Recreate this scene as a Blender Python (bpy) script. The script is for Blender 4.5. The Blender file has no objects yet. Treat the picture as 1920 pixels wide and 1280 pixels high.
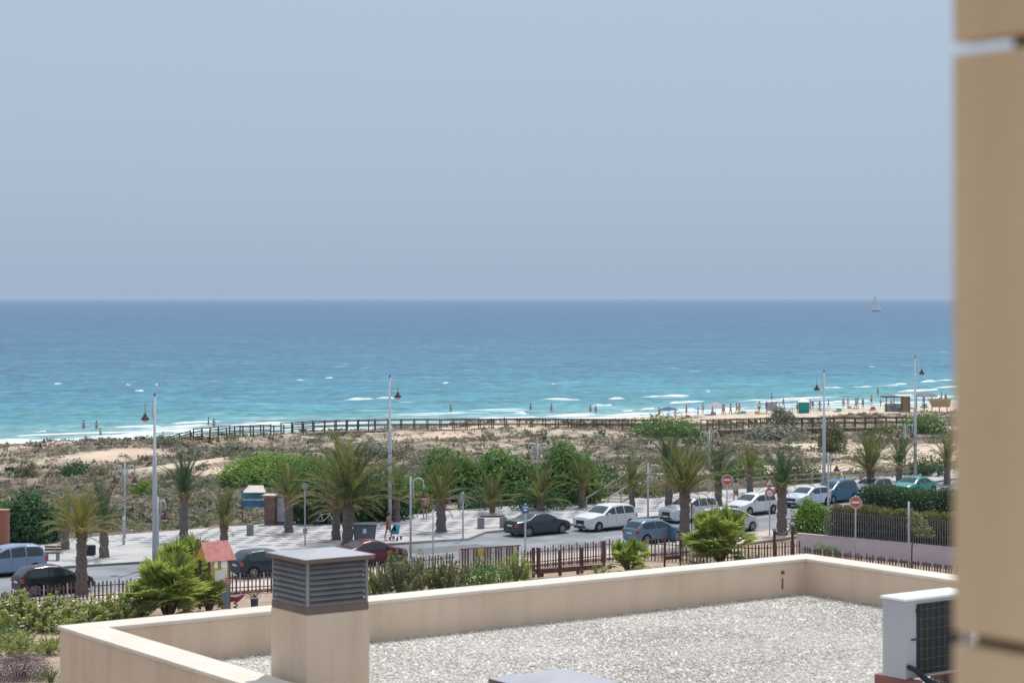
import bpy, math, random
import numpy as np
from mathutils import Vector, Matrix
PI = math.pi
R = math.radians
rng = random.Random(7)
nr = np.random.default_rng(11)
S = bpy.context.scene
COL = S.collection

# ------------------------------------------------------------ camera, sky, sun
H = 15.5            # camera height above the street
F = 3950.0          # focal length in photograph pixels (1920 wide)
cam_d = bpy.data.cameras.new('camera')
cam = bpy.data.objects.new('camera', cam_d); COL.objects.link(cam)
cam.location = (0, 0, H); cam.rotation_euler = (R(90), 0, 0)
cam_d.sensor_width = 36; cam_d.lens = F / 1920 * 36
cam_d.shift_y = -82 / 1920
cam_d.clip_start = .1; cam_d.clip_end = 200000
cam_d.dof.use_dof = True; cam_d.dof.focus_distance = 90
cam_d.dof.aperture_fstop = cam_d.lens / 1000 / .016
S.camera = cam

SUN_EL, SUN_AZ = R(64), R(14)      # azimuth measured from +Y towards +X
W = bpy.data.worlds.new('World'); S.world = W; W.use_nodes = True
nt = W.node_tree; nt.nodes.clear()
out = nt.nodes.new('ShaderNodeOutputWorld'); bg = nt.nodes.new('ShaderNodeBackground')
sky = nt.nodes.new('ShaderNodeTexSky'); sky.sky_type = 'NISHITA'; sky.sun_disc = False
sky.sun_elevation = SUN_EL; sky.sun_rotation = SUN_AZ
sky.air_density = 1.0; sky.dust_density = 2.5; sky.ozone_density = 2.0
# thin high haze: pale veil over the whole dome, a little bluer towards the horizon; unseen overhead part brightened to lift the shade
tc = nt.nodes.new('ShaderNodeTexCoord'); sep = nt.nodes.new('ShaderNodeSeparateXYZ')
nt.links.new(tc.outputs['Generated'], sep.inputs[0])
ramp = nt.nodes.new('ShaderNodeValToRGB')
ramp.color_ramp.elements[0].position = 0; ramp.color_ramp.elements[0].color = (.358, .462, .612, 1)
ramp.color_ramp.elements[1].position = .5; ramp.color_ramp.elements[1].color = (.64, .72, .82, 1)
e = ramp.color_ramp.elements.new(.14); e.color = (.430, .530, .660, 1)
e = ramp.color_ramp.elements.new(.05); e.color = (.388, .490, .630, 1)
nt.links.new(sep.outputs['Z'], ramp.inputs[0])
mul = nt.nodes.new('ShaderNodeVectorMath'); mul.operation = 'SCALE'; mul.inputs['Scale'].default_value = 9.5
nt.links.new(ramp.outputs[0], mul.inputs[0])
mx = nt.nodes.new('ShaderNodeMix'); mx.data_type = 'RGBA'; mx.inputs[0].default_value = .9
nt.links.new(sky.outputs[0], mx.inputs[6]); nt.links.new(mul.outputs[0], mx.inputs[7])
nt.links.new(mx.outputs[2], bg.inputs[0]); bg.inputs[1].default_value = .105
nt.links.new(bg.outputs[0], out.inputs[0])
sl = bpy.data.lights.new('sun', 'SUN'); sl.energy = 3.3; sl.angle = R(.6); sl.color = (1, .955, .89)
sun = bpy.data.objects.new('sun', sl); COL.objects.link(sun)
sd = Vector((math.sin(SUN_AZ) * math.cos(SUN_EL), math.cos(SUN_AZ) * math.cos(SUN_EL), math.sin(SUN_EL)))
sun.rotation_euler = sd.to_track_quat('Z', 'Y').to_euler()
S.view_settings.view_transform = 'Standard'; S.view_settings.look = 'None'
S.view_settings.exposure = .06; S.view_settings.gamma = 1
S.view_settings.use_curve_mapping = False
S.cycles.max_bounces = 6; S.cycles.transparent_max_bounces = 8; S.cycles.volume_bounces = 0

# ------------------------------------------------------------ helpers
def P(px, py, z=0.0):
    """point of the level z seen at pixel (px, py) of the photograph"""
    y = (H - z) * F / (py - 558.0)
    return Vector(((px - 960) / F * y, y, z))
def PY(px, y, z=0.0): return Vector(((px - 960) / F * y, y, z))
def lin(r, g, b):
    f = lambda v: ((v / 255 + .055) / 1.055) ** 2.4 if v > 10 else v / 255 / 12.92
    return (f(r), f(g), f(b), 1)
MATS = {}
def mat(name, col, rough=.65, var=.12, scale=4., bump=0., metal=0., spec=.4, col2=None, detail=4, bscale=None, coat=0, sy=1., trans=0):
    if name in MATS: return MATS[name]
    m = bpy.data.materials.new(name); m.use_nodes = True; n = m.node_tree.nodes; l = m.node_tree.links
    b = n['Principled BSDF']; b.inputs['Roughness'].default_value = rough; b.inputs['Metallic'].default_value = metal
    b.inputs['Specular IOR Level'].default_value = spec; b.inputs['Coat Weight'].default_value = coat
    b.inputs['Transmission Weight'].default_value = trans
    c = tuple(col[:3]) + (1,)
    t = n.new('ShaderNodeTexCoord'); mp = n.new('ShaderNodeMapping'); mp.inputs['Scale'].default_value = (1, sy, 1)
    l.new(t.outputs['Object'], mp.inputs[0])
    nz = n.new('ShaderNodeTexNoise'); nz.inputs['Scale'].default_value = scale; nz.inputs['Detail'].default_value = detail
    l.new(mp.outputs[0], nz.inputs[0])
    cr = n.new('ShaderNodeValToRGB'); l.new(nz.outputs[0], cr.inputs[0])
    lo = tuple(v * (1 - var) for v in c[:3]) + (1,); hi = tuple(min(1, v * (1 + var)) for v in c[:3]) + (1,)
    if col2: lo, hi = c, tuple(col2[:3]) + (1,)
    cr.color_ramp.elements[0].position = .33; cr.color_ramp.elements[1].position = .67
    cr.color_ramp.elements[0].color = lo; cr.color_ramp.elements[1].color = hi
    l.new(cr.outputs[0], b.inputs['Base Color'])
    if bump:
        bn = n.new('ShaderNodeBump'); bn.inputs['Strength'].default_value = bump; bn.inputs['Distance'].default_value = .02
        n2 = n.new('ShaderNodeTexNoise'); n2.inputs['Scale'].default_value = bscale or scale * 6; n2.inputs['Detail'].default_value = 3
        l.new(t.outputs['Object'], n2.inputs[0]); l.new(n2.outputs[0], bn.inputs['Height']); l.new(bn.outputs[0], b.inputs['Normal'])
    MATS[name] = m; return m
def weathered(name, c1, c2, stain, amt=.35):
    m = mat(name, c1, .9, col2=c2, scale=1.1, bump=.25, bscale=60, detail=8, spec=.15); n = m.node_tree.nodes; l = m.node_tree.links; b = n['Principled BSDF']
    src = b.inputs['Base Color'].links[0].from_socket; t = n.new('ShaderNodeTexCoord'); mp = n.new('ShaderNodeMapping'); mp.inputs['Scale'].default_value = (3.5, 3.5, .28); l.new(t.outputs['Object'], mp.inputs[0])
    z = n.new('ShaderNodeTexNoise'); z.inputs['Scale'].default_value = 1; z.inputs['Detail'].default_value = 7; z.inputs['Roughness'].default_value = .62; l.new(mp.outputs[0], z.inputs[0])
    q = n.new('ShaderNodeMapRange'); q.inputs[1].default_value = .48; q.inputs[2].default_value = .75; q.inputs[4].default_value = amt; l.new(z.outputs[0], q.inputs[0])
    x = n.new('ShaderNodeMix'); x.data_type = 'RGBA'; l.new(q.outputs[0], x.inputs[0]); l.new(src, x.inputs[6]); x.inputs[7].default_value = tuple(stain) + (1,); l.new(x.outputs[2], b.inputs['Base Color']); return m
def leafmat(name, dark, light, trans=.35):
    """per-leaf tone attribute picks the leaf's own colour; thin leaves let light through"""
    if name in MATS: return MATS[name]
    m = bpy.data.materials.new(name); m.use_nodes = True; n = m.node_tree.nodes; l = m.node_tree.links
    n.clear(); o = n.new('ShaderNodeOutputMaterial')
    a = n.new('ShaderNodeAttribute'); a.attribute_name = 'tone'
    oi = n.new('ShaderNodeObjectInfo')
    ad = n.new('ShaderNodeMath'); ad.operation = 'MULTIPLY_ADD'; ad.inputs[1].default_value = .35
    l.new(oi.outputs['Random'], ad.inputs[0]); l.new(a.outputs['Fac'], ad.inputs[2])
    sb = n.new('ShaderNodeMath'); sb.operation = 'SUBTRACT'; sb.inputs[1].default_value = .17; l.new(ad.outputs[0], sb.inputs[0])
    cr = n.new('ShaderNodeValToRGB'); l.new(sb.outputs[0], cr.inputs[0])
    cr.color_ramp.elements[0].color = tuple(dark[:3]) + (1,); cr.color_ramp.elements[1].color = tuple(light[:3]) + (1,)
    d = n.new('ShaderNodeBsdfDiffuse'); tl = n.new('ShaderNodeBsdfTranslucent'); g = n.new('ShaderNodeBsdfGlossy'); g.inputs['Roughness'].default_value = .6
    l.new(cr.outputs[0], d.inputs[0]); l.new(cr.outputs[0], tl.inputs[0])
    m1 = n.new('ShaderNodeMixShader'); m1.inputs[0].default_value = trans; l.new(d.outputs[0], m1.inputs[1]); l.new(tl.outputs[0], m1.inputs[2])
    m2 = n.new('ShaderNodeMixShader'); m2.inputs[0].default_value = .025; l.new(m1.outputs[0], m2.inputs[1]); l.new(g.outputs[0], m2.inputs[2])
    l.new(m2.outputs[0], o.inputs[0]); MATS[name] = m; return m

class MB:
    def __init__(s): s.v = []; s.f = []; s.m = []
    def add(s, vs, fs, mi=0):
        o = len(s.v); s.v += [tuple(v) for v in vs]; s.f += [tuple(i + o for i in f) for f in fs]; s.m += [mi] * len(fs); return s
    def box(s, c, d, rot=0, mi=0, tilt=None):
        M = Matrix.Rotation(rot, 3, 'Z')
        if tilt is not None: M = M @ tilt
        vs = [Vector(c) + M @ Vector((sx * d[0] / 2, sy * d[1] / 2, sz * d[2] / 2)) for sx in (-1, 1) for sy in (-1, 1) for sz in (-1, 1)]
        return s.add(vs, [(0, 1, 3, 2), (4, 6, 7, 5), (0, 4, 5, 1), (2, 3, 7, 6), (0, 2, 6, 4), (1, 5, 7, 3)], mi)
    def beam(s, a, b, w, h, mi=0):
        a, b = Vector(a), Vector(b); x = (b - a).normalized(); up = Vector((0, 0, 1))
        if abs(x.z) > .95: up = Vector((0, 1, 0))
        y = up.cross(x).normalized(); z = x.cross(y)
        vs = [p + y * sy * w / 2 + z * sz * h / 2 for p in (a, b) for sy in (-1, 1) for sz in (-1, 1)]
        return s.add(vs, [(0, 1, 3, 2), (4, 6, 7, 5), (0, 4, 5, 1), (2, 3, 7, 6), (0, 2, 6, 4), (1, 5, 7, 3)], mi)
    def tube(s, pts, r, n=8, mi=0, cap=True):
        pts = [Vector(p) for p in pts]; k = len(pts); rr = r if isinstance(r, (list, tuple)) else [r] * k
        o = len(s.v); pr = None
        for i, p in enumerate(pts):
            t = (pts[min(i + 1, k - 1)] - pts[max(i - 1, 0)]).normalized()
            a = pr or (Vector((1, 0, 0)) if abs(t.x) < .9 else Vector((0, 1, 0)))
            u = (a - t * a.dot(t)).normalized(); w = t.cross(u); pr = u
            for j in range(n):
                an = 2 * PI * j / n; s.v.append(tuple(p + (u * math.cos(an) + w * math.sin(an)) * rr[i]))
        for i in range(k - 1):
            for j in range(n):
                s.f.append((o + i * n + j, o + i * n + (j + 1) % n, o + (i + 1) * n + (j + 1) % n, o + (i + 1) * n + j)); s.m.append(mi)
        if cap:
            s.f.append(tuple(o + j for j in range(n))[::-1]); s.f.append(tuple(o + (k - 1) * n + j for j in range(n))); s.m += [mi, mi]
        return s
    def lathe(s, prof, c=(0, 0, 0), n=16, mi=0, M=None):
        o = len(s.v); c = Vector(c)
        for r, z in prof:
            for j in range(n):
                a = 2 * PI * j / n; v = Vector((r * math.cos(a), r * math.sin(a), z))
                s.v.append(tuple(c + (M @ v if M else v)))
        for i in range(len(prof) - 1):
            for j in range(n):
                s.f.append((o + i * n + j, o + i * n + (j + 1) % n, o + (i + 1) * n + (j + 1) % n, o + (i + 1) * n + j)); s.m.append(mi)
        return s
    def mesh(s, name, mats, smooth=False):
        me = bpy.data.meshes.new(name); me.from_pydata(s.v, [], s.f)
        for m in (mats if isinstance(mats, (list, tuple)) else [mats]): me.materials.append(m)
        if any(s.m): me.polygons.foreach_set('material_index', s.m)
        if smooth: me.polygons.foreach_set('use_smooth', [True] * len(s.f))
        me.update(); return me
    def build(s, name, mats, parent=None, smooth=False, bevel=0, loc=None, rz=0):
        return put(name, s.mesh(name, mats, smooth), parent, loc, rz, bevel)
def put(name, me, parent=None, loc=None, rz=0, bevel=0):
    o = bpy.data.objects.new(name, me); COL.objects.link(o)
    if parent: o.parent = parent
    if loc is not None: o.location = loc
    if rz: o.rotation_euler.z = rz
    if bevel:
        b = o.modifiers.new('bevel', 'BEVEL'); b.width = bevel; b.segments = 2; b.limit_method = 'ANGLE'
    return o
def tag(o, label=None, cat=None, group=None, kind=None):
    if label: o['label'] = label
    if cat: o['category'] = cat
    if group: o['group'] = group
    if kind: o['kind'] = kind
    return o
def thing(name, label, cat, loc=(0, 0, 0), rz=0, group=None):
    o = bpy.data.objects.new(name, None); COL.objects.link(o); o.location = loc; o.rotation_euler.z = rz
    o.empty_display_size = .2
    return tag(o, label, cat, group)
def npmesh(name, V, FC, mats, tone=None, smooth=False, mi=None):
    me = bpy.data.meshes.new(name); V = np.asarray(V, np.float32); FC = np.asarray(FC, np.int32)
    k = FC.shape[1]; nf = len(FC)
    me.vertices.add(len(V)); me.vertices.foreach_set('co', V.ravel())
    me.loops.add(nf * k); me.loops.foreach_set('vertex_index', FC.ravel())
    me.polygons.add(nf); me.polygons.foreach_set('loop_start', np.arange(nf, dtype=np.int32) * k)
    for m in (mats if isinstance(mats, (list, tuple)) else [mats]): me.materials.append(m)
    if mi is not None: me.polygons.foreach_set('material_index', np.asarray(mi, np.int32))
    if smooth: me.polygons.foreach_set('use_smooth', np.ones(nf, bool))
    me.update(calc_edges=True)
    if tone is not None:
        a = me.attributes.new('tone', 'FLOAT', 'POINT'); a.data.foreach_set('value', np.asarray(tone, np.float32))
    return me
# smooth value noise on numpy arrays
_tab = nr.random((256, 256))
def vnoise(x, y):
    xi = np.floor(x).astype(int); yi = np.floor(y).astype(int); fx = x - xi; fy = y - yi
    fx = fx * fx * (3 - 2 * fx); fy = fy * fy * (3 - 2 * fy); g = lambda a, b: _tab[a % 256, b % 256]
    return (g(xi, yi) * (1 - fx) + g(xi + 1, yi) * fx) * (1 - fy) + (g(xi, yi + 1) * (1 - fx) + g(xi + 1, yi + 1) * fx) * fy
def fbm(x, y, o=4):
    r = 0; a = .5
    for i in range(o): r = r + a * vnoise(x * 2 ** i + 17.3 * i, y * 2 ** i + 5.1 * i); a *= .5
    return r / (1 - .5 ** o)

# ------------------------------------------------------------ site axes
SH = Vector((.8055, .5926, 0)); SN = Vector((-.5926, .8055, 0))    # along the shore / towards the sea
def st(s, t, z=0.): return SH * t + SN * s + Vector((0, 0, z))
_ct = np.array([-200, 60, 77, 84, 92, 97, 105, 150, 170, 185, 220, 500.]); _cz = np.array([-.3, -.2, .35, 1.1, 1.6, 1.2, .95, .95, .6, .4, .3, .3])
def dune(s, t):
    s = np.asarray(s, float); t = np.asarray(t, float)
    cr = np.interp(t, _ct, _cz)
    f = np.interp(s, [126, 134, 150, 172, 188, 200, 232, 257, 275, 300], [0, 0, .18, .8, 1, .75, 0, 0, 0, 0])
    low = np.interp(s, [190, 200, 232, 257, 275, 300], [0, -.2, -2.35, -3.42, -4.6, -6])
    env = np.interp(s, [127, 140, 175, 200, 230, 245], [0, .8, 1, .9, .25, 0])
    n = (fbm(s / 9., t / 13., 4) - .5) * 1.7 + (fbm(s / 2.2 + 40, t / 3. + 9, 3) - .5) * .5
    return cr * f + low + env * n
def dz(p): return float(dune(SN.dot(p), SH.dot(p)))
def PT(px, py):
    """where the ray through a photograph pixel meets the ground"""
    y = 90.
    while y < 420:
        z = H - (py - 558) / F * y
        p = Vector(((px - 960) / F * y, y, z))
        if SN.dot(p) < 126:
            if z <= 0: return P(px, py, 0)
        elif z <= dz(p): return p
        y += .5
    return p

# ------------------------------------------------------------ land
m_sand = None
def terrain_mat():
    m = bpy.data.materials.new('dune_sand'); m.use_nodes = True; n = m.node_tree.nodes; l = m.node_tree.links
    b = n['Principled BSDF']; b.inputs['Roughness'].default_value = .9; b.inputs['Specular IOR Level'].default_value = .1
    g = n.new('ShaderNodeNewGeometry'); a = n.new('ShaderNodeAttribute'); a.attribute_name = 'tone'
    mp = n.new('ShaderNodeMapping'); mp.inputs['Rotation'].default_value = (0, 0, -R(36)); mp.inputs['Scale'].default_value = (.6, .9, 1)
    l.new(g.outputs['Position'], mp.inputs[0])
    nz = n.new('ShaderNodeTexNoise'); nz.inputs['Scale'].default_value = .8; nz.inputs['Detail'].default_value = 9; nz.inputs['Roughness'].default_value = .7
    l.new(mp.outputs[0], nz.inputs[0])
    ad = n.new('ShaderNodeMath'); ad.operation = 'MULTIPLY_ADD'; ad.inputs[1].default_value = .9; l.new(nz.outputs[0], ad.inputs[0]); l.new(a.outputs['Fac'], ad.inputs[2])
    cr = n.new('ShaderNodeValToRGB'); l.new(ad.outputs[0], cr.inputs[0])
    E = cr.color_ramp.elements; E[0].position = .42; E[0].color = (.64, .53, .44, 1); E[1].position = .98; E[1].color = (.13, .115, .09, 1)
    x = E.new(.62); x.color = (.52, .425, .355, 1); x = E.new(.78); x.color = (.30, .25, .21, 1)
    n3 = n.new('ShaderNodeTexNoise'); n3.inputs['Scale'].default_value = .09; n3.inputs['Detail'].default_value = 2; l.new(g.outputs['Position'], n3.inputs[0])
    hs = n.new('ShaderNodeMix'); hs.data_type = 'RGBA'; hs.blend_type = 'MULTIPLY'; hs.inputs[0].default_value = .5
    c2 = n.new('ShaderNodeValToRGB'); l.new(n3.outputs[0], c2.inputs[0]); c2.color_ramp.elements[0].color = (1, .86, .78, 1); c2.color_ramp.elements[1].color = (.92, 1, .9, 1)
    c2.color_ramp.elements[0].position = .4; c2.color_ramp.elements[1].position = .6
    l.new(cr.outputs[0], hs.inputs[6]); l.new(c2.outputs[0], hs.inputs[7]); l.new(hs.outputs[2], b.inputs['Base Color'])
    bn = n.new('ShaderNodeBump'); bn.inputs['Distance'].default_value = .35; bn.inputs['Strength'].default_value = .6
    n2 = n.new('ShaderNodeTexNoise'); n2.inputs['Scale'].default_value = 1.6; n2.inputs['Detail'].default_value = 6; l.new(g.outputs['Position'], n2.inputs[0])
    l.new(n2.outputs[0], bn.inputs['Height']); l.new(bn.outputs[0], b.inputs['Normal'])
    return m
m_sand = terrain_mat()
ss = np.concatenate([np.arange(126, 240, .8), np.arange(240, 300, 2.)]); tt = np.concatenate([np.arange(-320, 30, 12.), np.arange(30, 300, 1.2), np.arange(300, 700, 15.)])
SG, TG = np.meshgrid(ss, tt, indexing='ij'); ZG = dune(SG, TG)
def scrub_density(s, t):
    """0 bare sand .. 1 fully grown over"""
    d = np.interp(s, [126, 135, 150, 168, 184, 200, 215, 232], [.95, .98, .90, .66, .46, .40, .22, 0])
    d = d + (fbm(s / 7. + 3, t / 12. + 31, 3) - .5) * 1.1
    d = d + .22 * np.clip((104 - t) / 8, 0, 1) * (s < 215)
    # bare hollows seen in the photograph
    for (px, py, rx, rs) in ((215, 850, 5.5, 3.2), (440, 882, 4, 2), (360, 868, 5, 2), (860, 806, 12, 3), (1640, 870, 14, 3.5), (1530, 880, 8, 2.5), (1600, 775, 16, 7), (1330, 782, 10, 5), (1560, 835, 5, 3), (1700, 838, 10, 4)):
        q = PT(px, py); a, b2 = SH.dot(q), SN.dot(q)
        d = d - 1.3 * np.exp(-((t - a) / rx) ** 2 - ((s - b2) / rs) ** 2)
    return np.clip(d, 0, 1)
dens = scrub_density(SG, TG)
tone = dens * .5 + .04 + (fbm(SG / 1.7 + 9, TG / 2.3, 3) - .5) * .35
VX = SG * SN.x + TG * SH.x; VY = SG * SN.y + TG * SH.y
ns, ntt = SG.shape; idx = np.arange(ns * ntt).reshape(ns, ntt)
FCS = np.stack([idx[:-1, :-1], idx[:-1, 1:], idx[1:, 1:], idx[1:, :-1]], -1).reshape(-1, 4)
tag(put('dune_terrain', npmesh('dune_terrain', np.stack([VX, VY, ZG], -1).reshape(-1, 3), FCS[:, ::-1], m_sand, tone.ravel(), True)), kind='structure')

def sheet(name, pts, z, m, kind='structure', parent=None, thick=0):
    pts = [Vector((p[0], p[1], z)) for p in pts]; n = len(pts); b = MB()
    b.add(pts, [tuple(range(n))])
    if thick:
        b.add([p - Vector((0, 0, thick)) for p in pts] + pts, [(i, (i + 1) % n, n + (i + 1) % n, n + i) for i in range(n)])
    o = b.build(name, m, parent)
    return tag(o, kind=kind) if kind else o
m_soil = mat('garden_soil', (.30, .23, .17), .95, col2=(.46, .36, .29), scale=.5, bump=.5, bscale=6, spec=.1, detail=8)
sheet('garden_ground', [st(-60, -300), st(-60, 600), st(127.2, 600), st(127.2, -300)], -.06, m_soil)
# near kerb, far kerb (seaward) of the avenue
NK = [(-140, 33), (-60, 83.5), (-24.5, 108.2), (-14.2, 115), (-7, 120), (2, 126.6), (8.9, 131.6), (14.3, 137), (21, 144.5), (29, 155), (40, 172), (70, 220)]
FK = [(-140, 46), (-60, 96.5), (-25.4, 120.8), (-20.9, 123.2), (-7.5, 132), (-4.6, 133.8), (-2.8, 134.6), (-1.7, 138.6), (1.8, 141.8), (6.2, 145), (12, 150), (17.6, 155.5), (22.3, 160.5), (32, 172.5), (45, 188), (80, 240)]
m_asph = mat('asphalt', (.225, .24, .265), .85, var=.22, scale=.35, bump=.35, bscale=25, detail=8, spec=.2)
FKL = [Vector((x, y, 0)) for x, y in FK]; NKL = [Vector((x, y, 0)) for x, y in NK]
sheet('road', NKL + FKL[::-1], .004, m_asph)
# side street running inland beside the pink wall
cw = [P(1500, 1012), P(1425, 1010), P(1420, 1052), P(1500, 1052)]
sheet('side_street', [(16.2, 139.5), (22.5, 146.5), (60, 96), (52, 90)], .008, mat('side_asphalt', (.42, .39, .37), .9, scale=.4, bump=.3, detail=8))
m_line = mat('road_paint', (.62, .62, .60), .7, var=.2, scale=2)
def offs(path, d):
    o = []
    for i, p in enumerate(path):
        t = (path[min(i + 1, len(path) - 1)] - path[max(i - 1, 0)]).normalized(); o.append(p + Vector((-t.y, t.x, 0)) * d)
    return o
def along(path, step, start=0, end=1e9):
    res = []; acc = 0; nxt = start
    for a, b in zip(path[:-1], path[1:]):
        L = (b - a).length
        while nxt <= acc + L and nxt <= end:
            f = (nxt - acc) / L; res.append((a.lerp(b, f), math.atan2((b - a).y, (b - a).x))); nxt += step
        acc += L
    return res
cl = offs(NKL, 5.2); b = MB()
for p, an in along(cl, 5.5, 20, 290): b.box((p.x, p.y, .0125), (2.2, .13, .001), an)
b.build('road_markings', m_line)['kind'] = 'structure'
m_patch = mat('asphalt_patch', (.15, .155, .17), .9, var=.15, scale=2)
b = MB()
for k, (d_, L_, w_) in enumerate(((.8, 34, 1.2), (2.4, 61, 2.2), (7.4, 80, 1.5), (3.6, 97, .8), (6.2, 112, 2.6), (1.4, 128, 1.2), (8.2, 60, .7), (4.4, 146, 1.6))):
    p, an = along(offs(NKL, d_), 1e6, L_ + 55)[0]; b.box((p.x, p.y, .0075), (w_ * 2.2, w_, .001), an)
b.build('road_patches', m_patch)['kind'] = 'structure'
def ribbon(b, path, w, z, h, mi=0):
    L = offs(path, w / 2); Rr = offs(path, -w / 2)
    for i in range(len(path) - 1):
        a, c, d, e_ = L[i], L[i + 1], Rr[i + 1], Rr[i]
        vs = [v + Vector((0, 0, z)) for v in (a, c, d, e_)] + [v + Vector((0, 0, z + h)) for v in (a, c, d, e_)]
        b.add(vs, [(4, 7, 6, 5), (0, 1, 5, 4), (1, 2, 6, 5), (2, 3, 7, 6), (3, 0, 4, 7)], mi)
m_kerb = mat('kerb_stone', (.36, .35, .34), .85, scale=2, bump=.3)
# promenade
m_prom = mat('promenade_paving', (.38, .37, .39), .8, col2=(.49, .475, .465), scale=.45, bump=.2, bscale=12, detail=8)
far_edge = [st(125.3, -80), st(125.3, 60), st(125.6, 95), st(125.6, 124), st(127.2, 138), st(131, 150), st(138, 170), st(160, 260)]
prom = sheet('promenade', FKL[::1] + far_edge[::-1], .13, m_prom, thick=.2)
b = MB(); ribbon(b, offs(FKL, .14), .28, -.05, .193); b.build('kerb', m_kerb, prom)
b = MB(); ribbon(b, offs(NKL, -.1), .3, -.05, .17); k2 = b.build('near_kerb', m_kerb); k2['kind'] = 'structure'
verge = sheet('pavement', offs(NKL, -.22) + offs(NKL, -3.4)[::-1], .10, mat('pale_pavement', (.50, .42, .38), .85, col2=(.60, .50, .46), scale=.7, detail=7), thick=.1)
# dark setts laid in offset rows on the promenade
b = MB()
for i in range(19):
    for j in range(150):
        s_ = 112.2 + i * .82; t_ = 60 + j * 1.5 + (i % 2) * .75
        p = st(s_, t_)
        fk_y = np.interp(p.x, [q.x for q in FKL], [q.y for q in FKL])
        if p.y < fk_y + 3.2 or s_ > 124.4 or i % 5 == 4: continue
        b.box((p.x, p.y, .1335), (.80, .48, .010), math.atan2(SH.y, SH.x))
tag(b.build('dark_setts', mat('grey_sett', (.19, .19, .235), .8, var=.25, scale=.6), prom), kind='stuff')

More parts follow.
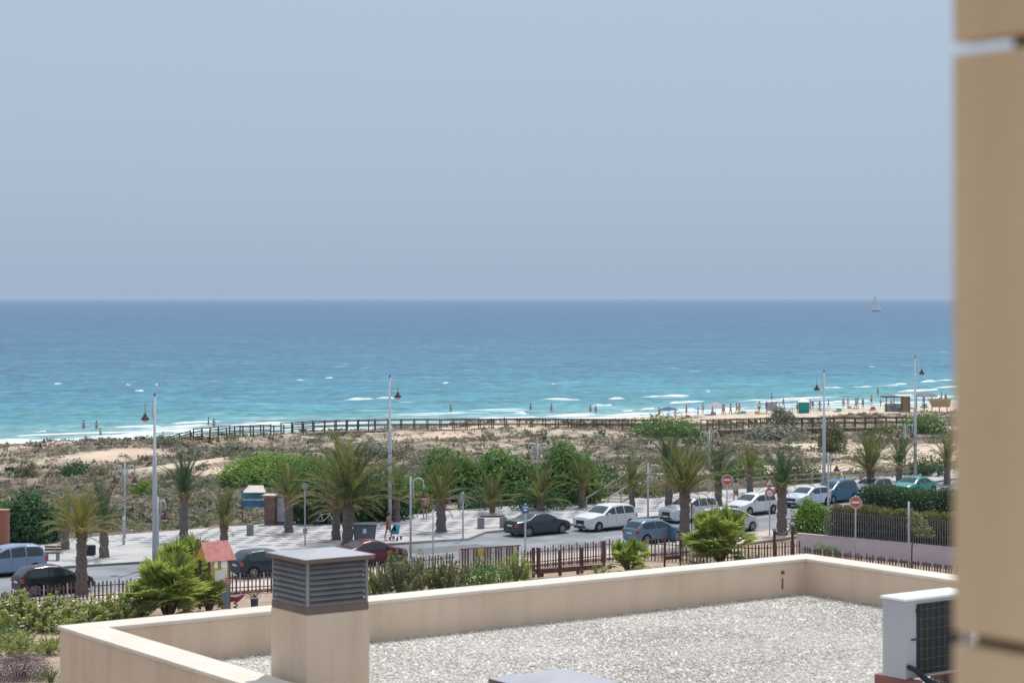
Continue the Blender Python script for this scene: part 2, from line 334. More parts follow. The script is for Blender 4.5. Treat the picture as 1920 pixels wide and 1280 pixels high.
# ------------------------------------------------------------ sea
def sea_mat():
    m = bpy.data.materials.new('sea_water'); m.use_nodes = True; n = m.node_tree.nodes; l = m.node_tree.links
    b = n['Principled BSDF']; b.inputs['Roughness'].default_value = .38; b.inputs['IOR'].default_value = 1.33; b.inputs['Specular IOR Level'].default_value = .14
    g = n.new('ShaderNodeNewGeometry')
    d = n.new('ShaderNodeVectorMath'); d.operation = 'DOT_PRODUCT'; d.inputs[1].default_value = SN; l.new(g.outputs['Position'], d.inputs[0])
    # slow wander of the depth so that colour bands are uneven
    mp = n.new('ShaderNodeMapping'); mp.inputs['Rotation'].default_value = (0, 0, -R(20)); mp.inputs['Scale'].default_value = (.004, .018, 1); l.new(g.outputs['Position'], mp.inputs[0])
    nz = n.new('ShaderNodeTexNoise'); nz.inputs['Scale'].default_value = 1; nz.inputs['Detail'].default_value = 5; l.new(mp.outputs[0], nz.inputs[0])
    w = n.new('ShaderNodeMath'); w.operation = 'MULTIPLY_ADD'; w.inputs[1].default_value = .16; w.inputs[2].default_value = -.08; l.new(nz.outputs[0], w.inputs[0])
    q = n.new('ShaderNodeMath'); q.operation = 'DIVIDE'; q.inputs[0].default_value = 255; l.new(d.outputs['Value'], q.inputs[1])
    a = n.new('ShaderNodeMath'); a.operation = 'ADD'; l.new(q.outputs[0], a.inputs[0]); l.new(w.outputs[0], a.inputs[1])
    cr = n.new('ShaderNodeValToRGB'); l.new(a.outputs[0], cr.inputs[0]); E = cr.color_ramp.elements
    E[0].position = 0; E[0].color = (.038, .100, .200, 1)
    E[1].position = 1; E[1].color = (.24, .37, .38, 1)
    for p_, c_ in ((.2, (.040, .118, .215)), (.45, (.040, .145, .235)), (.68, (.046, .182, .268)), (.86, (.070, .245, .290))):
        x = E.new(p_); x.color = c_ + (1,)
    # ripples: pale and dark streaks at three scales
    def streak(sx, sy, lo, hi, seed):
        mp = n.new('ShaderNodeMapping'); mp.inputs['Rotation'].default_value = (0, 0, -R(14 + seed)); mp.inputs['Scale'].default_value = (sx, sy, 1); mp.inputs['Location'].default_value = (seed * 13, 0, 0)
        l.new(g.outputs['Position'], mp.inputs[0])
        z = n.new('ShaderNodeTexNoise'); z.inputs['Scale'].default_value = 1; z.inputs['Detail'].default_value = 6; z.inputs['Roughness'].default_value = .65; l.new(mp.outputs[0], z.inputs[0])
        r = n.new('ShaderNodeMapRange'); r.inputs[1].default_value = .3; r.inputs[2].default_value = .7; r.inputs[3].default_value = lo; r.inputs[4].default_value = hi; l.new(z.outputs[0], r.inputs[0]); return r, z
    r1, z1 = streak(.07, .22, .70, 1.32, 0); r2, z2 = streak(.40, .22, .58, 1.5, 7); r3, z3 = streak(.010, .030, .85, 1.15, 3)
    v = n.new('ShaderNodeMath'); v.operation = 'MULTIPLY'; l.new(r1.outputs[0], v.inputs[0]); l.new(r2.outputs[0], v.inputs[1])
    v2 = n.new('ShaderNodeMath'); v2.operation = 'MULTIPLY'; l.new(v.outputs[0], v2.inputs[0]); l.new(r3.outputs[0], v2.inputs[1])
    sc = n.new('ShaderNodeVectorMath'); sc.operation = 'SCALE'; l.new(cr.outputs[0], sc.inputs[0]); l.new(v2.outputs[0], sc.inputs['Scale'])
    # scattered whitecaps
    mpc = n.new('ShaderNodeMapping'); mpc.inputs['Scale'].default_value = (.12, .5, 1); l.new(g.outputs['Position'], mpc.inputs[0])
    zc = n.new('ShaderNodeTexNoise'); zc.inputs['Scale'].default_value = 1; zc.inputs['Detail'].default_value = 3; l.new(mpc.outputs[0], zc.inputs[0])
    rc = n.new('ShaderNodeMapRange'); rc.inputs[1].default_value = .68; rc.inputs[2].default_value = .74; l.new(zc.outputs[0], rc.inputs[0])
    mc = n.new('ShaderNodeMix'); mc.data_type = 'RGBA'; l.new(rc.outputs[0], mc.inputs[0]); l.new(sc.outputs[0], mc.inputs[6]); mc.inputs[7].default_value = (.6, .7, .74, 1)
    mf = n.new('ShaderNodeMapping'); mf.inputs['Rotation'].default_value = (0, 0, -R(36.3)); mf.inputs['Scale'].default_value = (.05, .42, 1)
    l.new(g.outputs['Position'], mf.inputs[0]); zf = n.new('ShaderNodeTexNoise'); zf.inputs['Scale'].default_value = 1; zf.inputs['Detail'].default_value = 6; zf.inputs['Roughness'].default_value = .6; l.new(mf.outputs[0], zf.inputs[0])
    rs = n.new('ShaderNodeMapRange'); rs.inputs[1].default_value = 252; rs.inputs[2].default_value = 292; rs.inputs[3].default_value = .22; rs.inputs[4].default_value = -.12; l.new(d.outputs['Value'], rs.inputs[0])
    sm = n.new('ShaderNodeMath'); sm.operation = 'ADD'; l.new(zf.outputs[0], sm.inputs[0]); l.new(rs.outputs[0], sm.inputs[1])
    rf = n.new('ShaderNodeMapRange'); rf.inputs[1].default_value = .62; rf.inputs[2].default_value = .76; l.new(sm.outputs[0], rf.inputs[0])
    m5 = n.new('ShaderNodeMix'); m5.data_type = 'RGBA'; l.new(rf.outputs[0], m5.inputs[0]); l.new(mc.outputs[2], m5.inputs[6]); m5.inputs[7].default_value = (.66, .74, .76, 1)
    l.new(m5.outputs[2], b.inputs['Base Color'])
    bn = n.new('ShaderNodeBump'); bn.inputs['Strength'].default_value = .5; bn.inputs['Distance'].default_value = .8; l.new(z1.outputs[0], bn.inputs['Height'])
    l.new(bn.outputs[0], b.inputs['Normal']); return m
rows = 235 * (1.035 ** np.arange(0, 175)); rows = rows[rows < 60000]
cols = np.linspace(-1.2, 1.2, 60)
YY, AA = np.meshgrid(rows, cols, indexing='ij'); V = np.stack([np.sinh(AA * 1.2) * YY * .9, YY, np.full_like(YY, -3.5)], -1)
# fan of the sea measured along the shore normal
V3 = np.stack([V[..., 1] * SN.x + V[..., 0] * SH.x + 150 * SH.x, V[..., 1] * SN.y + V[..., 0] * SH.y + 150 * SH.y, V[..., 2]], -1)
# gentle swell near the shore
tt_ = V3[..., 0] * SH.x + V3[..., 1] * SH.y
i_ = np.arange(V3.shape[0] * V3.shape[1]).reshape(V3.shape[:2])
F4 = np.stack([i_[:-1, :-1], i_[:-1, 1:], i_[1:, 1:], i_[1:, :-1]], -1).reshape(-1, 4)
tag(put('sea', npmesh('sea', V3.reshape(-1, 3), F4[:, ::-1], sea_mat(), None, True)), kind='structure')
# breaking foam: raised uneven ridges of white water following the shore
m_foam = mat('white_foam', (.60, .68, .71), .8, col2=(.84, .87, .88), scale=.7, bump=.6, detail=8)
fb = MB()
def foam(px0, px1, py, w, h=.3):
    """ridge of foam from pixel column px0 to px1; w metres wide"""
    strand(P(px0, py[0], -3.5), P(px1, py[1], -3.5), w * (.42 if px1 - px0 > 60 else .24), h)
    if px1 - px0 > 90: strand(P(px0 + 20, py[0] + 2, -3.5), P(px1 - 8, py[1] + 2.5, -3.5), w * .25, .08)
def strand(a, c, w, h=.22):
    n_ = max(8, int((c - a).length / .9)); u = (c - a).normalized(); v = Vector((-u.y, u.x, 0))
    o = len(fb.v); sd_ = rng.random() * 90
    ii = np.arange(n_ + 1); f = ii / n_
    en = np.clip(f / .12, 0, 1) * np.clip((1 - f) / .3, 0, 1) if rng.random() < .5 else np.clip(f / .35, 0, 1) * np.clip((1 - f) / .08, 0, 1)
    k_ = en * np.clip((fbm(ii * .16 + sd_, np.full(n_ + 1, sd_), 4) - .22) * 2.3, .04, 1.4); wb = (fbm(ii * .06 + sd_, np.full(n_ + 1, 3.3), 4) - .5) * 5
    e1 = (fbm(ii * .7 + sd_, np.full(n_ + 1, 8.), 2) - .5) * .5; e2 = (fbm(ii * .7 + sd_, np.full(n_ + 1, 15.), 2) - .5) * .5
    for i in range(n_ + 1):
        k = float(k_[i]); m_ = a.lerp(c, float(f[i])) + v * float(wb[i])
        for q, hh in ((-.5 + float(e1[i]), -.03), (-.25, .7), (0, 1), (.25, .45), (.5 + float(e2[i]), -.03)):
            fb.v.append(tuple(m_ + v * q * w * k + Vector((0, 0, (.02 + hh * h * k) if hh > 0 else -.03))))
    for i in range(n_):
        for j in range(4): fb.f.append((o + i * 5 + j, o + (i + 1) * 5 + j, o + (i + 1) * 5 + j + 1, o + i * 5 + j + 1)); fb.m.append(0)
for k in range(30):
    t0 = rng.uniform(30, 330); s0 = 250 + 24 * rng.random() ** 1.6; ln = rng.uniform(15, 60); strand(st(s0, t0, -3.5), st(s0 + rng.uniform(-1.5, 1.5), t0 + ln, -3.5), rng.uniform(1.2, 3.6), .1)
strand(st(255, 40, -3.5), st(256, 135, -3.5), 9, .12); strand(st(258, 50, -3.5), st(259, 130, -3.5), 8, .12); strand(st(252, 60, -3.5), st(252.5, 160, -3.5), 4, .1)
for a_ in ((-60, 150, (836, 822), 12), (120, 300, (824, 812), 9), (-40, 60, (828, 824), 6), (210, 300, (800, 799), 7), (230, 390, (806, 796), 4), (330, 420, (795, 790), 4),
           (280, 420, (812, 803), 7), (400, 560, (803, 791), 8), (540, 700, (795, 789), 7), (640, 700, (750, 748), 5), (700, 740, (747, 747), 4), (690, 860, (788, 786), 8), (850, 1010, (785, 782), 8),
           (960, 985, (776, 775), 9), (1010, 1110, (780, 776), 6), (1010, 1085, (748, 751), 4), (1145, 1180, (749, 748), 5), (1200, 1298, (744, 742), 8), (1250, 1320, (756, 752), 4),
           (1160, 1190, (771, 770), 5), (1195, 1230, (768, 766), 5), (1240, 1300, (772, 768), 4), (1120, 1260, (779, 773), 7), (1260, 1400, (772, 765), 7), (1390, 1580, (752, 744), 10), (1540, 1585, (727, 727), 5), (1595, 1678, (726, 722), 9),
           (1685, 1710, (721, 720), 7), (1690, 1755, (735, 730), 8), (1720, 1790, (716, 712), 6), (1400, 1640, (763, 751), 7), (1690, 1830, (745, 740), 9), (1750, 1800, (728, 724), 5), (555, 575, (713, 713), 5), (610, 625, (709, 708), 6), (255, 268, (734, 733), 4),
           (100, 114, (720, 719), 4), (235, 247, (722, 722), 3), (288, 296, (722, 722), 4), (830, 840, (719, 718), 4), (1045, 1056, (720, 719), 4), (1325, 1333, (735, 735), 4), (60, 80, (810, 809), 4), (1630, 1640, (688, 688), 5),
           (1100, 1150, (762, 760), 3), (880, 1000, (770, 768), 3), (700, 880, (777, 774), 3), (440, 600, (784, 780), 3)):
    foam(*a_)
tag(fb.build('foam', m_foam, smooth=True), 'white foam of small waves breaking along the beach', 'foam', kind='stuff')
# wet sheen of sand is the lower part of the terrain

# ------------------------------------------------------------ foliage
def leaf_cards(C, N, size, asp=.5, jitter=.6):
    """two-triangle leaves at centres C facing roughly N"""
    n = len(C); d = N + nr.normal(0, jitter, (n, 3)); d /= np.linalg.norm(d, axis=1)[:, None] + 1e-9
    r = nr.normal(0, 1, (n, 3)); u = np.cross(d, r); u /= np.linalg.norm(u, axis=1)[:, None] + 1e-9; v = np.cross(d, u)
    s = (size * nr.uniform(.6, 1.3, n))[:, None]
    V = np.stack([C - u * s, C + v * s * asp, C + u * s, C - v * s * asp], 1).reshape(-1, 3)
    return V, np.arange(n * 4).reshape(-1, 4)
def bush_mesh(name, m, n, lobes, size, low=-.1, asp=.55, seed=0, twig=None):
    """leaf crown with several uneven lobes, unit radius about 1, resting on z=0"""
    C = []; N = []; T = []
    for (x, y, z, rx, ry, rz) in lobes:
        k = int(n * rx * ry / sum(q[3] * q[4] for q in lobes)); d = nr.normal(0, 1, (k, 3)); d /= np.linalg.norm(d, axis=1)[:, None]
        rad = nr.uniform(.5, 1.0, k) ** .6 * (1 + .45 * nr.random(k) ** 5); lump = .82 + .36 * fbm(d[:, 0] * 2.5 + x * 7 + 10, d[:, 1] * 2.5 + d[:, 2] * 2 + z * 5 + 10, 3)
        p = d * (rad * lump)[:, None] * np.array([rx, ry, rz]) + np.array([x, y, z])
        ok = p[:, 2] > low; C.append(p[ok]); N.append(d[ok] + np.array([0, 0, .4])); T.append((nr.uniform(0, .6, ok.sum()) + .4 * fbm(p[ok][:, 0] * 3 + 9, p[ok][:, 1] * 3 + p[ok][:, 2] * 3 + 9, 2)))
    C = np.concatenate(C); N = np.concatenate(N); T = np.concatenate(T)
    V, Fc = leaf_cards(C, N, size, asp)
    return npmesh(name, V, Fc, m, np.repeat(T, 4))
G_dark = leafmat('dark_evergreen_leaf', (.015, .05, .025), (.08, .19, .06))
G_mid = leafmat('green_leaf', (.035, .09, .02), (.20, .35, .08), .42)
G_bright = leafmat('bright_leaf', (.09, .19, .02), (.30, .46, .07), .45)
G_olive = leafmat('olive_leaf', (.08, .10, .04), (.33, .34, .17), .4)
G_dry = leafmat('dry_scrub', (.17, .125, .105), (.50, .40, .335), .2)
G_grey = leafmat('grey_green_scrub', (.12, .13, .095), (.37, .37, .28), .2)
G_yel = leafmat('yellow_green_leaf', (.13, .19, .04), (.60, .62, .22), .45)
G_fan = leafmat('fan_palm_leaf', (.13, .20, .03), (.50, .58, .14), .5)
G_mauve = leafmat('mauve_heath', (.12, .08, .09), (.32, .24, .26), .2)
bark = mat('bark', (.12, .09, .07), .9, scale=5, bump=.6)
LOB = {'mound': [(0, 0, .1, 1, 1, .75), (.45, .2, .1, .55, .6, .62), (-.5, -.15, .05, .5, .6, .6), (.1, -.5, .05, .6, .4, .5), (-.15, .1, .35, .5, .5, .55)],
       'tall': [(0, 0, .55, .8, .8, .6), (.35, .1, .35, .6, .6, .5), (-.4, -.1, .45, .5, .6, .5), (.1, -.2, .95, .45, .45, .4), (-.2, .2, 1.1, .35, .35, .35), (.4, .1, .8, .35, .4, .35)]}
def sprig_mesh(m, n, size):
    k = 70; C = []; T = []; N = []
    for i in range(k):
        a = nr.uniform(0, 2 * PI); q = nr.random() ** .6; bx, by = math.cos(a) * q * .62, math.sin(a) * q * .62; h_ = 1.35 * (1 - .45 * q * q) * nr.uniform(.6, 1.12); lx, ly = math.cos(a) * .42 * q, math.sin(a) * .42 * q
        f = nr.uniform(.12, 1, n // k) ** .75; c = np.stack([bx + lx * f ** 1.5, by + ly * f ** 1.5, h_ * f], -1) + nr.normal(0, .055, (n // k, 3)) * (1.3 - f)[:, None]
        C.append(c); N.append(nr.normal(0, .6, (n // k, 3)) + np.array([math.cos(a), math.sin(a), .8])); T.append(nr.uniform(.1, .5, n // k) + .45 * f ** 2)
    C = np.concatenate(C); C[:, 2] = np.maximum(C[:, 2], 0); V, Fc = leaf_cards(C, np.concatenate(N), size * .9, .42); return npmesh('foliage', V, Fc, m, np.repeat(np.concatenate(T), 4))
G_flower = leafmat('pale_blossom', (.6, .55, .5), (.85, .8, .72), .3)
BM = {}
def bushm(kind, gm, n, size, v):
    k = (kind, gm.name, n, size, v)
    if k not in BM: BM[k] = sprig_mesh(gm, n, size) if kind == 'sprig' else bush_mesh('foliage', gm, n, LOB[kind], size)
    return BM[k]
def bush(px, py, w, h, label, gm=G_mid, kind='mound', n=1800, size=.06, cat='bush', name='bush', group=None, v=0, z=None, dep=1.):
    n = int(n * 1.7) if z is None else n; size *= .8 if z is None else 1; w, h = (w * 1.12, h * 1.15) if z is None else (w, h)
    p = PT(px, py) if z is None else P(px, py, z)
    ppm = F / p.y; rx = w / 2 / ppm; hz = h / ppm
    p = p + Vector((0, rx * dep * .45, 0)); zz = dz(p) if SN.dot(p) > 126 else 0
    p.z = zz - .05
    t = thing(name, label, cat, p, rng.uniform(-.6, .6), group)
    top = .8 if kind == 'mound' else 1.35
    o = put('foliage', bushm(kind, gm, n, size, v), t); o.scale = (rx, rx * dep, hz / top)
    if 'flower' in label:
        m_ = 90; q_ = nr.normal(0, 1, (m_, 3)); q_[:, 2] = np.abs(q_[:, 2]); q_ /= np.linalg.norm(q_, axis=1)[:, None]; V_, F_ = leaf_cards(q_ * np.array([.85, .85, 1.15]), q_, .045, .8); put('blossom', npmesh('blossom', V_, F_, G_flower, np.full(len(V_), .6)), t).scale = (rx, rx * dep, hz / top)
    stb = MB()
    for k in range(5):
        a = k * 1.26 + rng.random(); stb.tube([(0, 0, -.1), (math.cos(a) * rx * .25, math.sin(a) * rx * .25, hz * .4), (math.cos(a) * rx * .5, math.sin(a) * rx * .5, hz * .7)], [.05, .03, .012], 5)
    stb.build('stem', bark, t)
    return t
# scattered dune scrub: thousands of tufts, one mass
def scrub(name, N, srange, trange, m, smin, smax, thr, label, seed):
    s = nr.uniform(*srange, N); t = nr.uniform(*trange, N); d = scrub_density(s, t)
    nz_ = fbm(s / 3. + seed, t / 4. + seed * 3, 3)
    ok = (nr.random(N) < d * 1.1) & (nz_ > thr); s, t = s[ok], t[ok]; k = len(s)
    z = dune(s, t); sc = nr.uniform(smin, smax, k) * (.6 + .8 * fbm(s / 5. + seed + 7, t / 5., 2)); L = 14
    C = np.repeat(np.stack([s * SN.x + t * SH.x, s * SN.y + t * SH.y, z], -1), L, 0); q = np.repeat(sc, L)
    d3 = nr.normal(0, 1, (k * L, 3)); d3[:, 2] = np.abs(d3[:, 2]) * .8; d3 /= np.linalg.norm(d3, axis=1)[:, None]
    C = C + d3 * (q * nr.uniform(.5, 1, k * L))[:, None] * np.array([.8, .8, .62])
    V, Fc = leaf_cards(C, d3, q * .26, .45)
    tn = np.repeat(np.repeat(nr.uniform(.1, .9, k), L) + nr.uniform(-.15, .15, k * L), 4)
    return tag(put(name, npmesh(name, V, Fc, m, tn)), label, 'scrub', kind='stuff')
scrub('grey_scrub', 20000, (127, 232), (50, 230), G_grey, .2, .65, .36, 'grey green scrub growing over the sand dunes', 1)
scrub('dry_scrub', 24000, (127, 230), (50, 230), G_dry, .16, .55, .34, 'dry brownish scrub and dead tufts on the dunes', 9)
scrub('olive_scrub', 9000, (127, 200), (50, 230), G_olive, .25, .8, .46, 'olive coloured low bushes dotted between the dunes', 23)
scrub('dark_scrub', 1500, (130, 215), (50, 230), G_dark, .35, 1.1, .53, 'small dark evergreen bushes dotted over the dunes', 41)

# named shrubs of the dunes and the promenade edge
mid = 'shrubs beyond the promenade'
bush(510, 904, 196, 34, 'wide bright green mat of ground cover on the dune left of the big palm', G_bright, n=9000, size=.042, dep=1.5, group=mid)
bush(585, 935, 110, 62, 'green shrub behind the kiosk, below the bright mat', G_mid, n=2600, group=mid)
bush(660, 982, 120, 82, 'dark green bush behind the trunk of the largest palm', G_dark, 'tall', n=3200, size=.08, group=mid)
bush(585, 986, 90, 72, 'dark bush behind the parked bicycle', G_dark, 'tall', n=2600, size=.08, group=mid)
bush(715, 978, 110, 70, 'dark bush between the largest palm and the tall lamp', G_dark, 'tall', n=2600, size=.08, group=mid, v=1)
bush(765, 965, 90, 60, 'bush right of the tall central lamp post', G_mid, 'tall', n=2200, size=.08, group=mid)
bush(838, 946, 135, 88, 'rounded green bush behind the palm in the middle', G_mid, 'tall', n=4600, size=.06, group=mid, v=1)
bush(942, 946, 150, 84, 'broad light green bush behind the planter bench', G_mid, 'tall', n=5200, size=.06, group=mid, v=2)
bush(900, 958, 80, 40, 'dark low bush at the foot of the broad light green bush', G_dark, n=1500, group=mid)
bush(1062, 947, 135, 96, 'tall green bush right of the double lamp', G_mid, 'tall', n=5200, size=.06, group=mid, v=3)
bush(1130, 932, 90, 54, 'small green bush right of the tall green bush', G_dark, n=1500, group=mid)
bush(1010, 958, 110, 45, 'dark bush under the wooden ramp', G_dark, n=1800, group=mid, v=1)
bush(45, 1022, 130, 82, 'large dark green bush beside the brick pillar', G_dark, 'tall', n=4200, size=.07, group=mid, v=2)
bush(20, 985, 90, 44, 'lighter bush top rising behind the brick pillar', G_mid, n=1600, group=mid, v=1)
bush(140, 893, 52, 25, 'single dark round bush on the dunes at far left', G_dark, n=900, size=.1, group=mid, v=3)
bush(185, 890, 35, 18, 'small light bush right of the single dark round bush', G_olive, n=600, size=.1, group=mid, v=1)
bush(265, 925, 50, 22, 'light green patch of shrub left of the first tall lamp', G_bright, n=700, size=.1, group=mid, v=2)
bush(48, 895, 40, 30, 'olive bush on the dunes near the left edge', G_olive, n=600, size=.1, group=mid, v=2)
bush(1252, 822, 128, 34, 'flat topped green bush against the boardwalk', G_mid, n=3400, size=.05, dep=.7, group=mid, v=4)
bush(1468, 812, 60, 42, 'rounded grey green bush in front of the beach', G_grey, 'tall', n=1400, size=.08, group=mid, v=1)
bush(1455, 828, 110, 26, 'low grey bush below the rounded bush near the boardwalk', G_grey, n=1500, size=.08, group=mid, v=2)
bush(1562, 848, 62, 46, 'olive green tree-like bush right of the third tall lamp', G_olive, 'tall', n=1300, size=.09, group=mid, v=3)
bush(1735, 812, 80, 28, 'green dune bush right of the fourth tall lamp', G_mid, n=1500, size=.08, group=mid, v=5)
bush(1665, 815, 60, 18, 'low olive bush left of the fourth tall lamp', G_olive, n=900, size=.08, group=mid, v=4)
bush(1400, 900, 90, 34, 'green bush behind the white hatchback', G_mid, n=1500, size=.08, group=mid, v=6)
bush(1500, 905, 90, 34, 'green bushes left of the third tall lamp', G_olive, n=1500, size=.08, group=mid, v=5)
bush(1740, 895, 70, 34, 'green bush behind the turquoise car', G_dark, n=1100, size=.08, group=mid, v=5)
bush(1210, 935, 80, 40, 'olive bush behind the white off-roader', G_olive, n=1500, size=.08, group=mid, v=6)
bush(710, 855, 90, 24, 'grey shrub left of the tall central lamp on the dune', G_grey, n=1100, size=.08, group=mid, v=7)
bush(800, 870, 70, 24, 'grey shrub on the dune right of the central lamp', G_grey, n=1100, size=.08, group=mid, v=8)
bush(1040, 862, 90, 22, 'dark grey shrub on the dune above the double lamp', G_grey, n=1100, size=.08, group=mid, v=9)
bush(440, 845, 60, 18, 'grey bush under the left end of the boardwalk', G_grey, n=800, size=.09, group=mid, v=10)
bush(310, 838, 60, 20, 'grey green bush at the foot of the boardwalk steps', G_grey, n=800, size=.09, group=mid, v=11)

# ------------------------------------------------------------ date palms
FR = {}
def frond_mesh(elev, seed, m, L=2.2, droop=1.1, npair=28, lw=.055, fold=.5):
    r = random.Random(seed); V = []; Fc = []; T = []; p = Vector((0, 0, 0)); th = elev; st_ = L / npair
    for i in range(npair + 1):
        f = i / npair; t = Vector((math.cos(th), 0, math.sin(th))); up = Vector((-math.sin(th), 0, math.cos(th)))
        # rachis segment
        w = .028 * (1 - f) + .006; o = len(V)
        V += [p + Vector((0, w, 0)), p + Vector((0, -w, 0)), p + t * st_ + Vector((0, -w * .9, 0)), p + t * st_ + Vector((0, w * .9, 0))]; Fc.append((o, o + 1, o + 2, o + 3)); T += [.95] * 4
        if f > .12:
            ll = .52 * math.sin(PI * min(1, (f - .05) * .98) ** .75) ** .6 + .08
            for sgn in (-1, 1):
                a = .75 - .35 * f + r.uniform(-.12, .12)
                d = (t * math.cos(a) + Vector((0, sgn * math.sin(a) * math.cos(fold), 0)) + up * math.sin(a) * math.sin(fold) * r.uniform(.5, 1.2)).normalized()
                q = p + d * ll * r.uniform(.8, 1.05); q.z -= .08 * ll
                sd_ = (t * .9 + up * .3).normalized() * lw
                o = len(V); V += [p - sd_ * .5, p + sd_ * .5, q + sd_ * .12, q - sd_ * .12]; Fc.append((o, o + 1, o + 2, o + 3)); T += [r.uniform(.1, .75)] * 4
        p = p + t * st_; th -= droop * (f * 1.6 + .2) / npair
    return npmesh('frond', V, Fc, m, T)
PG = leafmat('palm_frond_green', (.05, .075, .02), (.33, .35, .12), .45)
PT_ = leafmat('palm_frond_tan', (.13, .11, .05), (.38, .33, .16), .35)
PD = leafmat('palm_frond_dark', (.035, .07, .03), (.15, .22, .10), .35)
PY_ = leafmat('palm_frond_yellow', (.15, .15, .04), (.42, .38, .12), .35)
def frond(mk, el, v):
    k = (mk.name, el, v)
    if k not in FR: FR[k] = frond_mesh(R(el), hash((el, v)) % 999 + v, mk, droop={78: .55, 60: .75, 42: .85, 22: .95, -5: .8}[el])
    return FR[k]
m_trunk = mat('palm_trunk', (.115, .095, .09), .95, col2=(.20, .17, .16), scale=9, bump=.8, bscale=14, sy=1)
m_boot = mat('palm_boots', (.24, .15, .09), .9, var=.3, scale=6, bump=.6)
pg = 'date palms along the avenue and promenade'
def palm(px, py, ptop, r, label, tw=.5, green=PG, low=PT_, nf=44, upright=0, zb=None, tilt=0):
    p = P(px, py, .1 if zb is None else zb); ppm = F / p.y; ht = (py - ptop) / ppm; L = r / ppm * 1.26; nf = int(nf * 1.15)
    t = thing('palm_tree', label, 'palm tree', p, 0, pg)
    b = MB(); prof = []; nring = max(8, int(ht / .11)); k = 0
    for i in range(nring + 1):
        f = i / nring; rr = tw / 2 * (1.12 - .22 * f if f > .08 else 1.28 - f * 2) * (1 + .10 * (i % 2)) ; prof.append((rr, ht * f - (.1 if i == 0 else 0)))
    prof += [(tw * .34, ht + .12), (.02, ht + .25)]
    b.lathe(prof, n=12)
    b.v = [(x + .03 * math.sin(z * 9 + x * 20) + tilt * z, y + .03 * math.cos(z * 7 + y * 20), z) for x, y, z in b.v]
    b.build('trunk', m_trunk, t)
    bb = MB()
    for i in range(34):     # cut leaf bases below the crown
        a = i * 2.4; z = ht - .45 + .6 * i / 34; rr = tw * .46
        bb.beam((rr * .8 * math.cos(a), rr * .8 * math.sin(a), z - .05), (rr * 1.35 * math.cos(a), rr * 1.35 * math.sin(a), z + .17), .07, .035)
    ob = bb.build('leaf_bases', m_boot, t); ob.location.x = tilt * ht
    for i in range(nf):
        f = i / nf; a = i * 2.399 + rng.uniform(-.2, .2)
        el = 78 if f < .22 + upright else 60 if f < .45 + upright else 42 if f < .68 + upright * .6 else 22 if f < .88 else -5
        mk = green if f < .62 else (low if (f > .8 or i % 3 == 0) else green)
        o = put('frond', frond(mk, el, i % 2), t, (tilt * ht + .09 * math.cos(a) * f, .09 * math.sin(a) * f, ht + .22 - .35 * f), a)
        s_ = L / 2.2 * rng.uniform(.80, 1.12) * (1.08 if f < .4 else .95 if el > 0 else .68); o.scale = (s_, s_ * .85 if s_ < .9 else s_ * .9, s_); o.rotation_euler.y = rng.uniform(-.16, .16); o.rotation_euler.x = rng.uniform(-.12, .12)
    return t
palm(153, 1114, 1000, 62, 'palm with yellowing crown in front of the black hatchback', .55, PY_, PY_, 46)
palm(122, 1030, 985, 40, 'short palm half hidden behind the yellowing palm', .45, PG, PT_, 34)
palm(195, 1045, 985, 58, 'dark palm with one long arching frond, behind the yellowing palm', .5, PD, PD, 26)
palm(345, 1015, 930, 55, 'dark palm right of the leftmost tall lamp', .5, PD, PT_, 46)
palm(420, 1040, 985, 50, 'narrow upright palm behind the red roofed playhouse', .45, PG, PT_, 30, .15)
palm(541, 998, 935, 48, 'palm in front of the brown notice kiosk', .5, PG, PT_, 38)
palm(652, 1022, 948, 92, 'largest palm with a wide shaggy crown behind the louvred chimney', .62, PG, PT_, 64)
palm(630, 1012, 955, 48, 'smaller palm close to the left of the largest palm', .5, PT_, PT_, 34)
palm(743, 978, 932, 46, 'palm right behind the tall central lamp', .5, PG, PT_, 34)
palm(827, 997, 940, 60, 'palm with drooping tan fronds right of the hook lamp in the middle', .6, PG, PT_, 42)
palm(923, 962, 950, 46, 'small low palm growing behind the planter bench', .35, G_mid if False else PG, PT_, 30, .1)
palm(1014, 958, 938, 50, 'palm at the foot of the double lamp', .45, PG, PT_, 34, .1)
palm(1091, 952, 912, 44, 'palm behind the white off-roader with a grille', .45, PG, PT_, 34)
palm(1185, 975, 915, 42, 'slim palm between the two white off-roaders, left one', .4, PG, PT_, 36)
palm(1284, 1024, 925, 72, 'tall full palm in front of the second white off-roader', .6, PG, PT_, 56)
palm(1254, 972, 882, 50, 'palm crown rising behind the tall full palm', .5, PD, PT_, 40)
palm(1347, 950, 905, 50, 'palm behind the no-entry sign in the middle of the row', .5, PD, PT_, 36)
palm(1406, 925, 885, 38, 'small palm behind the white hatchback', .45, PG, PT_, 36)
palm(1466, 1002, 915, 50, 'palm right of the red triangular sign', .6, PD, PG, 42)
palm(1632, 928, 885, 58, 'palm with pale fronds above the cypress hedge', .55, PG, PT_, 48)
palm(1686, 903, 876, 44, 'palm behind and right of the palm with pale fronds', .5, PD, PT_, 36)
palm(1776, 905, 868, 44, 'palm half hidden by the building at the right edge', .5, PG, PT_, 36)

